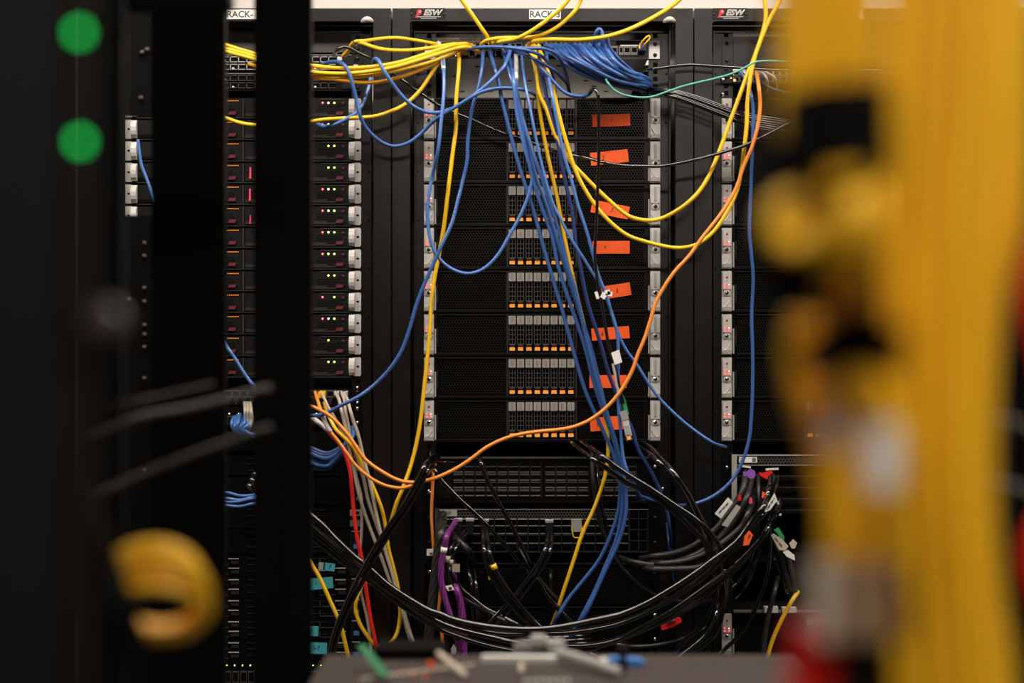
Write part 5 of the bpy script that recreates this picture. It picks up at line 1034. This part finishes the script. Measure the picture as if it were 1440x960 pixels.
near('blurred amber cable looping out at the left of the near bundle, below the upper strap', 'yelfg', .0045, '1150,262 1128,276 1106,284 1092,302 1092,328 1104,346 1124,346 1142,330 1156,318', .578, None, 0, 10)
near('blurred amber cable looping beside the first small loop', 'yelfg', .0045, '1150,280 1130,290 1114,298 1108,314 1112,328 1126,332 1140,322 1152,308', .582, None, 0, 10)
for i in range(3):
    near('blurred brownish-yellow cable bending left beside the V of the lower strap', 'yelfg', .0031, f'{1120 + i * 12},440 {1112 + i * 14},500 {1122 + i * 14},560 {1140 + i * 12},620 {1162 + i * 12},700 {1172 + i * 14},790', .63 + .01 * i, 'amber cables bending left', 2)
def strap(label, pts, w, d, th=.003):
    """wide hook-and-loop strap wrapped round a bundle: a flattened ring"""
    m = MB(); (xa, ya), (xb, yb) = pts; a = fd(xa, ya, d); b = fd(xb, yb, d); c = (a + b) / 2; rx = (b - a).length / 2; ry = .024; ax = (b - a).normalized(); n_ = 22; up = Vector((-ax.z, 0, ax.x))
    rows = []
    for (o, s) in ((0, -1), (0, 1), (th, 1), (th, -1)):
        rows.append([c + ax * (rx + o) * math.cos(2 * math.pi * j / n_) + Vector((0, (ry + o) * math.sin(2 * math.pi * j / n_), 0)) + up * w / 2 * s for j in range(n_)])
    for q in range(4):
        A, B_ = rows[q], rows[(q + 1) % 4]
        for j in range(n_): jj = (j + 1) % n_; m.quad([A[j], A[jj], B_[jj], B_[j]], 'void')
    return tag(m.build('velcro_strap'), label, 'strap')
strap('wide black strap around the upper left yellow bundle, right edge region', ((1112, 190), (1238, 183)), .034, .583)
strap('black strap hanging lower left of the upper strap, behind the small loops', ((1070, 236), (1146, 229)), .019, .605)
for pts, w, d, lb in (('1085,365 1118,378 1146,400 1140,440', .028, .585, 'black strap tail crossing the left cables at mid height'), ('1176,452 1192,482 1206,516', .036, .545, 'black V-shaped strap end on the near yellow bundle'), ('1226,450 1216,485 1208,515', .030, .545, 'short black strap end forming the other side of the V')):
    P = [fd(*[float(q) for q in s.split(',')], d) for s in pts.split()]; m = MB()
    for i in range(len(P) - 1):
        dv = (P[i + 1] - P[i]).normalized(); s = Vector((dv.z, 0, -dv.x)) * w / 2; D = Vector((0, .003, 0)); a, b, c, e = P[i] + s, P[i] - s, P[i + 1] - s, P[i + 1] + s
        m.quad([a, b, c, e], 'void'); m.quad([e + D, c + D, b + D, a + D], 'void'); m.quad([a, e, e + D, a + D], 'void'); m.quad([b, b + D, c + D, c], 'void')
    tag(m.build('velcro_strap'), lb, 'strap')
def wrap(label, x, y, w, h, d, k):
    c = fd(x, y, d); hw = w / 2 * d / FPX; hh = h / 2 * d / FPX; m = MB(); n_ = 10
    for j in range(n_):
        a0 = math.pi + math.pi * j / n_; a1 = math.pi + math.pi * (j + 1) / n_
        f = lambda a: (c.x + hw * math.cos(a), c.y + .006 * math.sin(a))
        (xa, ya), (xb, yb) = f(a0), f(a1)
        m.quad([(xa, ya, c.z - hh), (xb, yb, c.z - hh), (xb, yb, c.z + hh), (xa, ya, c.z + hh)], k)
        m.quad([(xa, ya + .0006, c.z + hh), (xb, yb + .0006, c.z + hh), (xb, yb + .0006, c.z - hh), (xa, ya + .0006, c.z - hh)], k)
    return tag(m.build('wrap_label'), label, 'label')
wrap('blurred whitish wrap label on the near yellow cables, larger right one', 1240, 640, 50, 92, .563, 'white')
wrap('blurred greyish wrap label on the near yellow cables, smaller left one', 1172, 592, 48, 70, .563, 'lbl')
for i in range(4):
    x = 1158 + i * 36; k = ('beigep', 'tan', 'tan', 'maroon')[i]
    m = MB(); a = fd(x, 790, .59); b = fd(x + 2, 900, .59); m.tube([a, (a * 2 + b) / 3, b], [.0052, .0058, .0044], k, 8, 3); tag(m.build('cable_boot'), f'blurred {("pale beige", "tan", "browner tan", "dark red-brown")[i]} connector boot at the foot of the left yellow bundle', 'cable boot')
for i in range(5):
    near('blurred dark red cable at the bottom below the pale connector boots', 'red', .0032, f'{1128 + i * 13},{862 + (4 - i) * 3} {1120 + i * 14},930 {1112 + i * 15},1000 {1108 + i * 15},1150', .60 + .008 * (i % 3), 'red strands at the bottom right', 2)
near('blurred dark red cable leaving the right edge at mid height', 'red', .004, '1500,240 1475,330 1452,390 1456,450 1490,560', .66, None)
near('blurred dark red cable at the right edge lower down', 'red', .004, '1500,700 1470,735 1452,775 1462,830 1500,880', .66, None)

for i in range(4):  # strands added to darken the gap where orange latches showed through
    near('blurred black strand added to darken the bottom between red and yellow cables', 'kdull', .0034, f'{1196 + i * 19},868 {1198 + i * 19},920 {1196 + i * 20},980 {1200 + i * 20},1150', .60 + .006 * (i % 2), 'added black strands at the bottom right', 2)
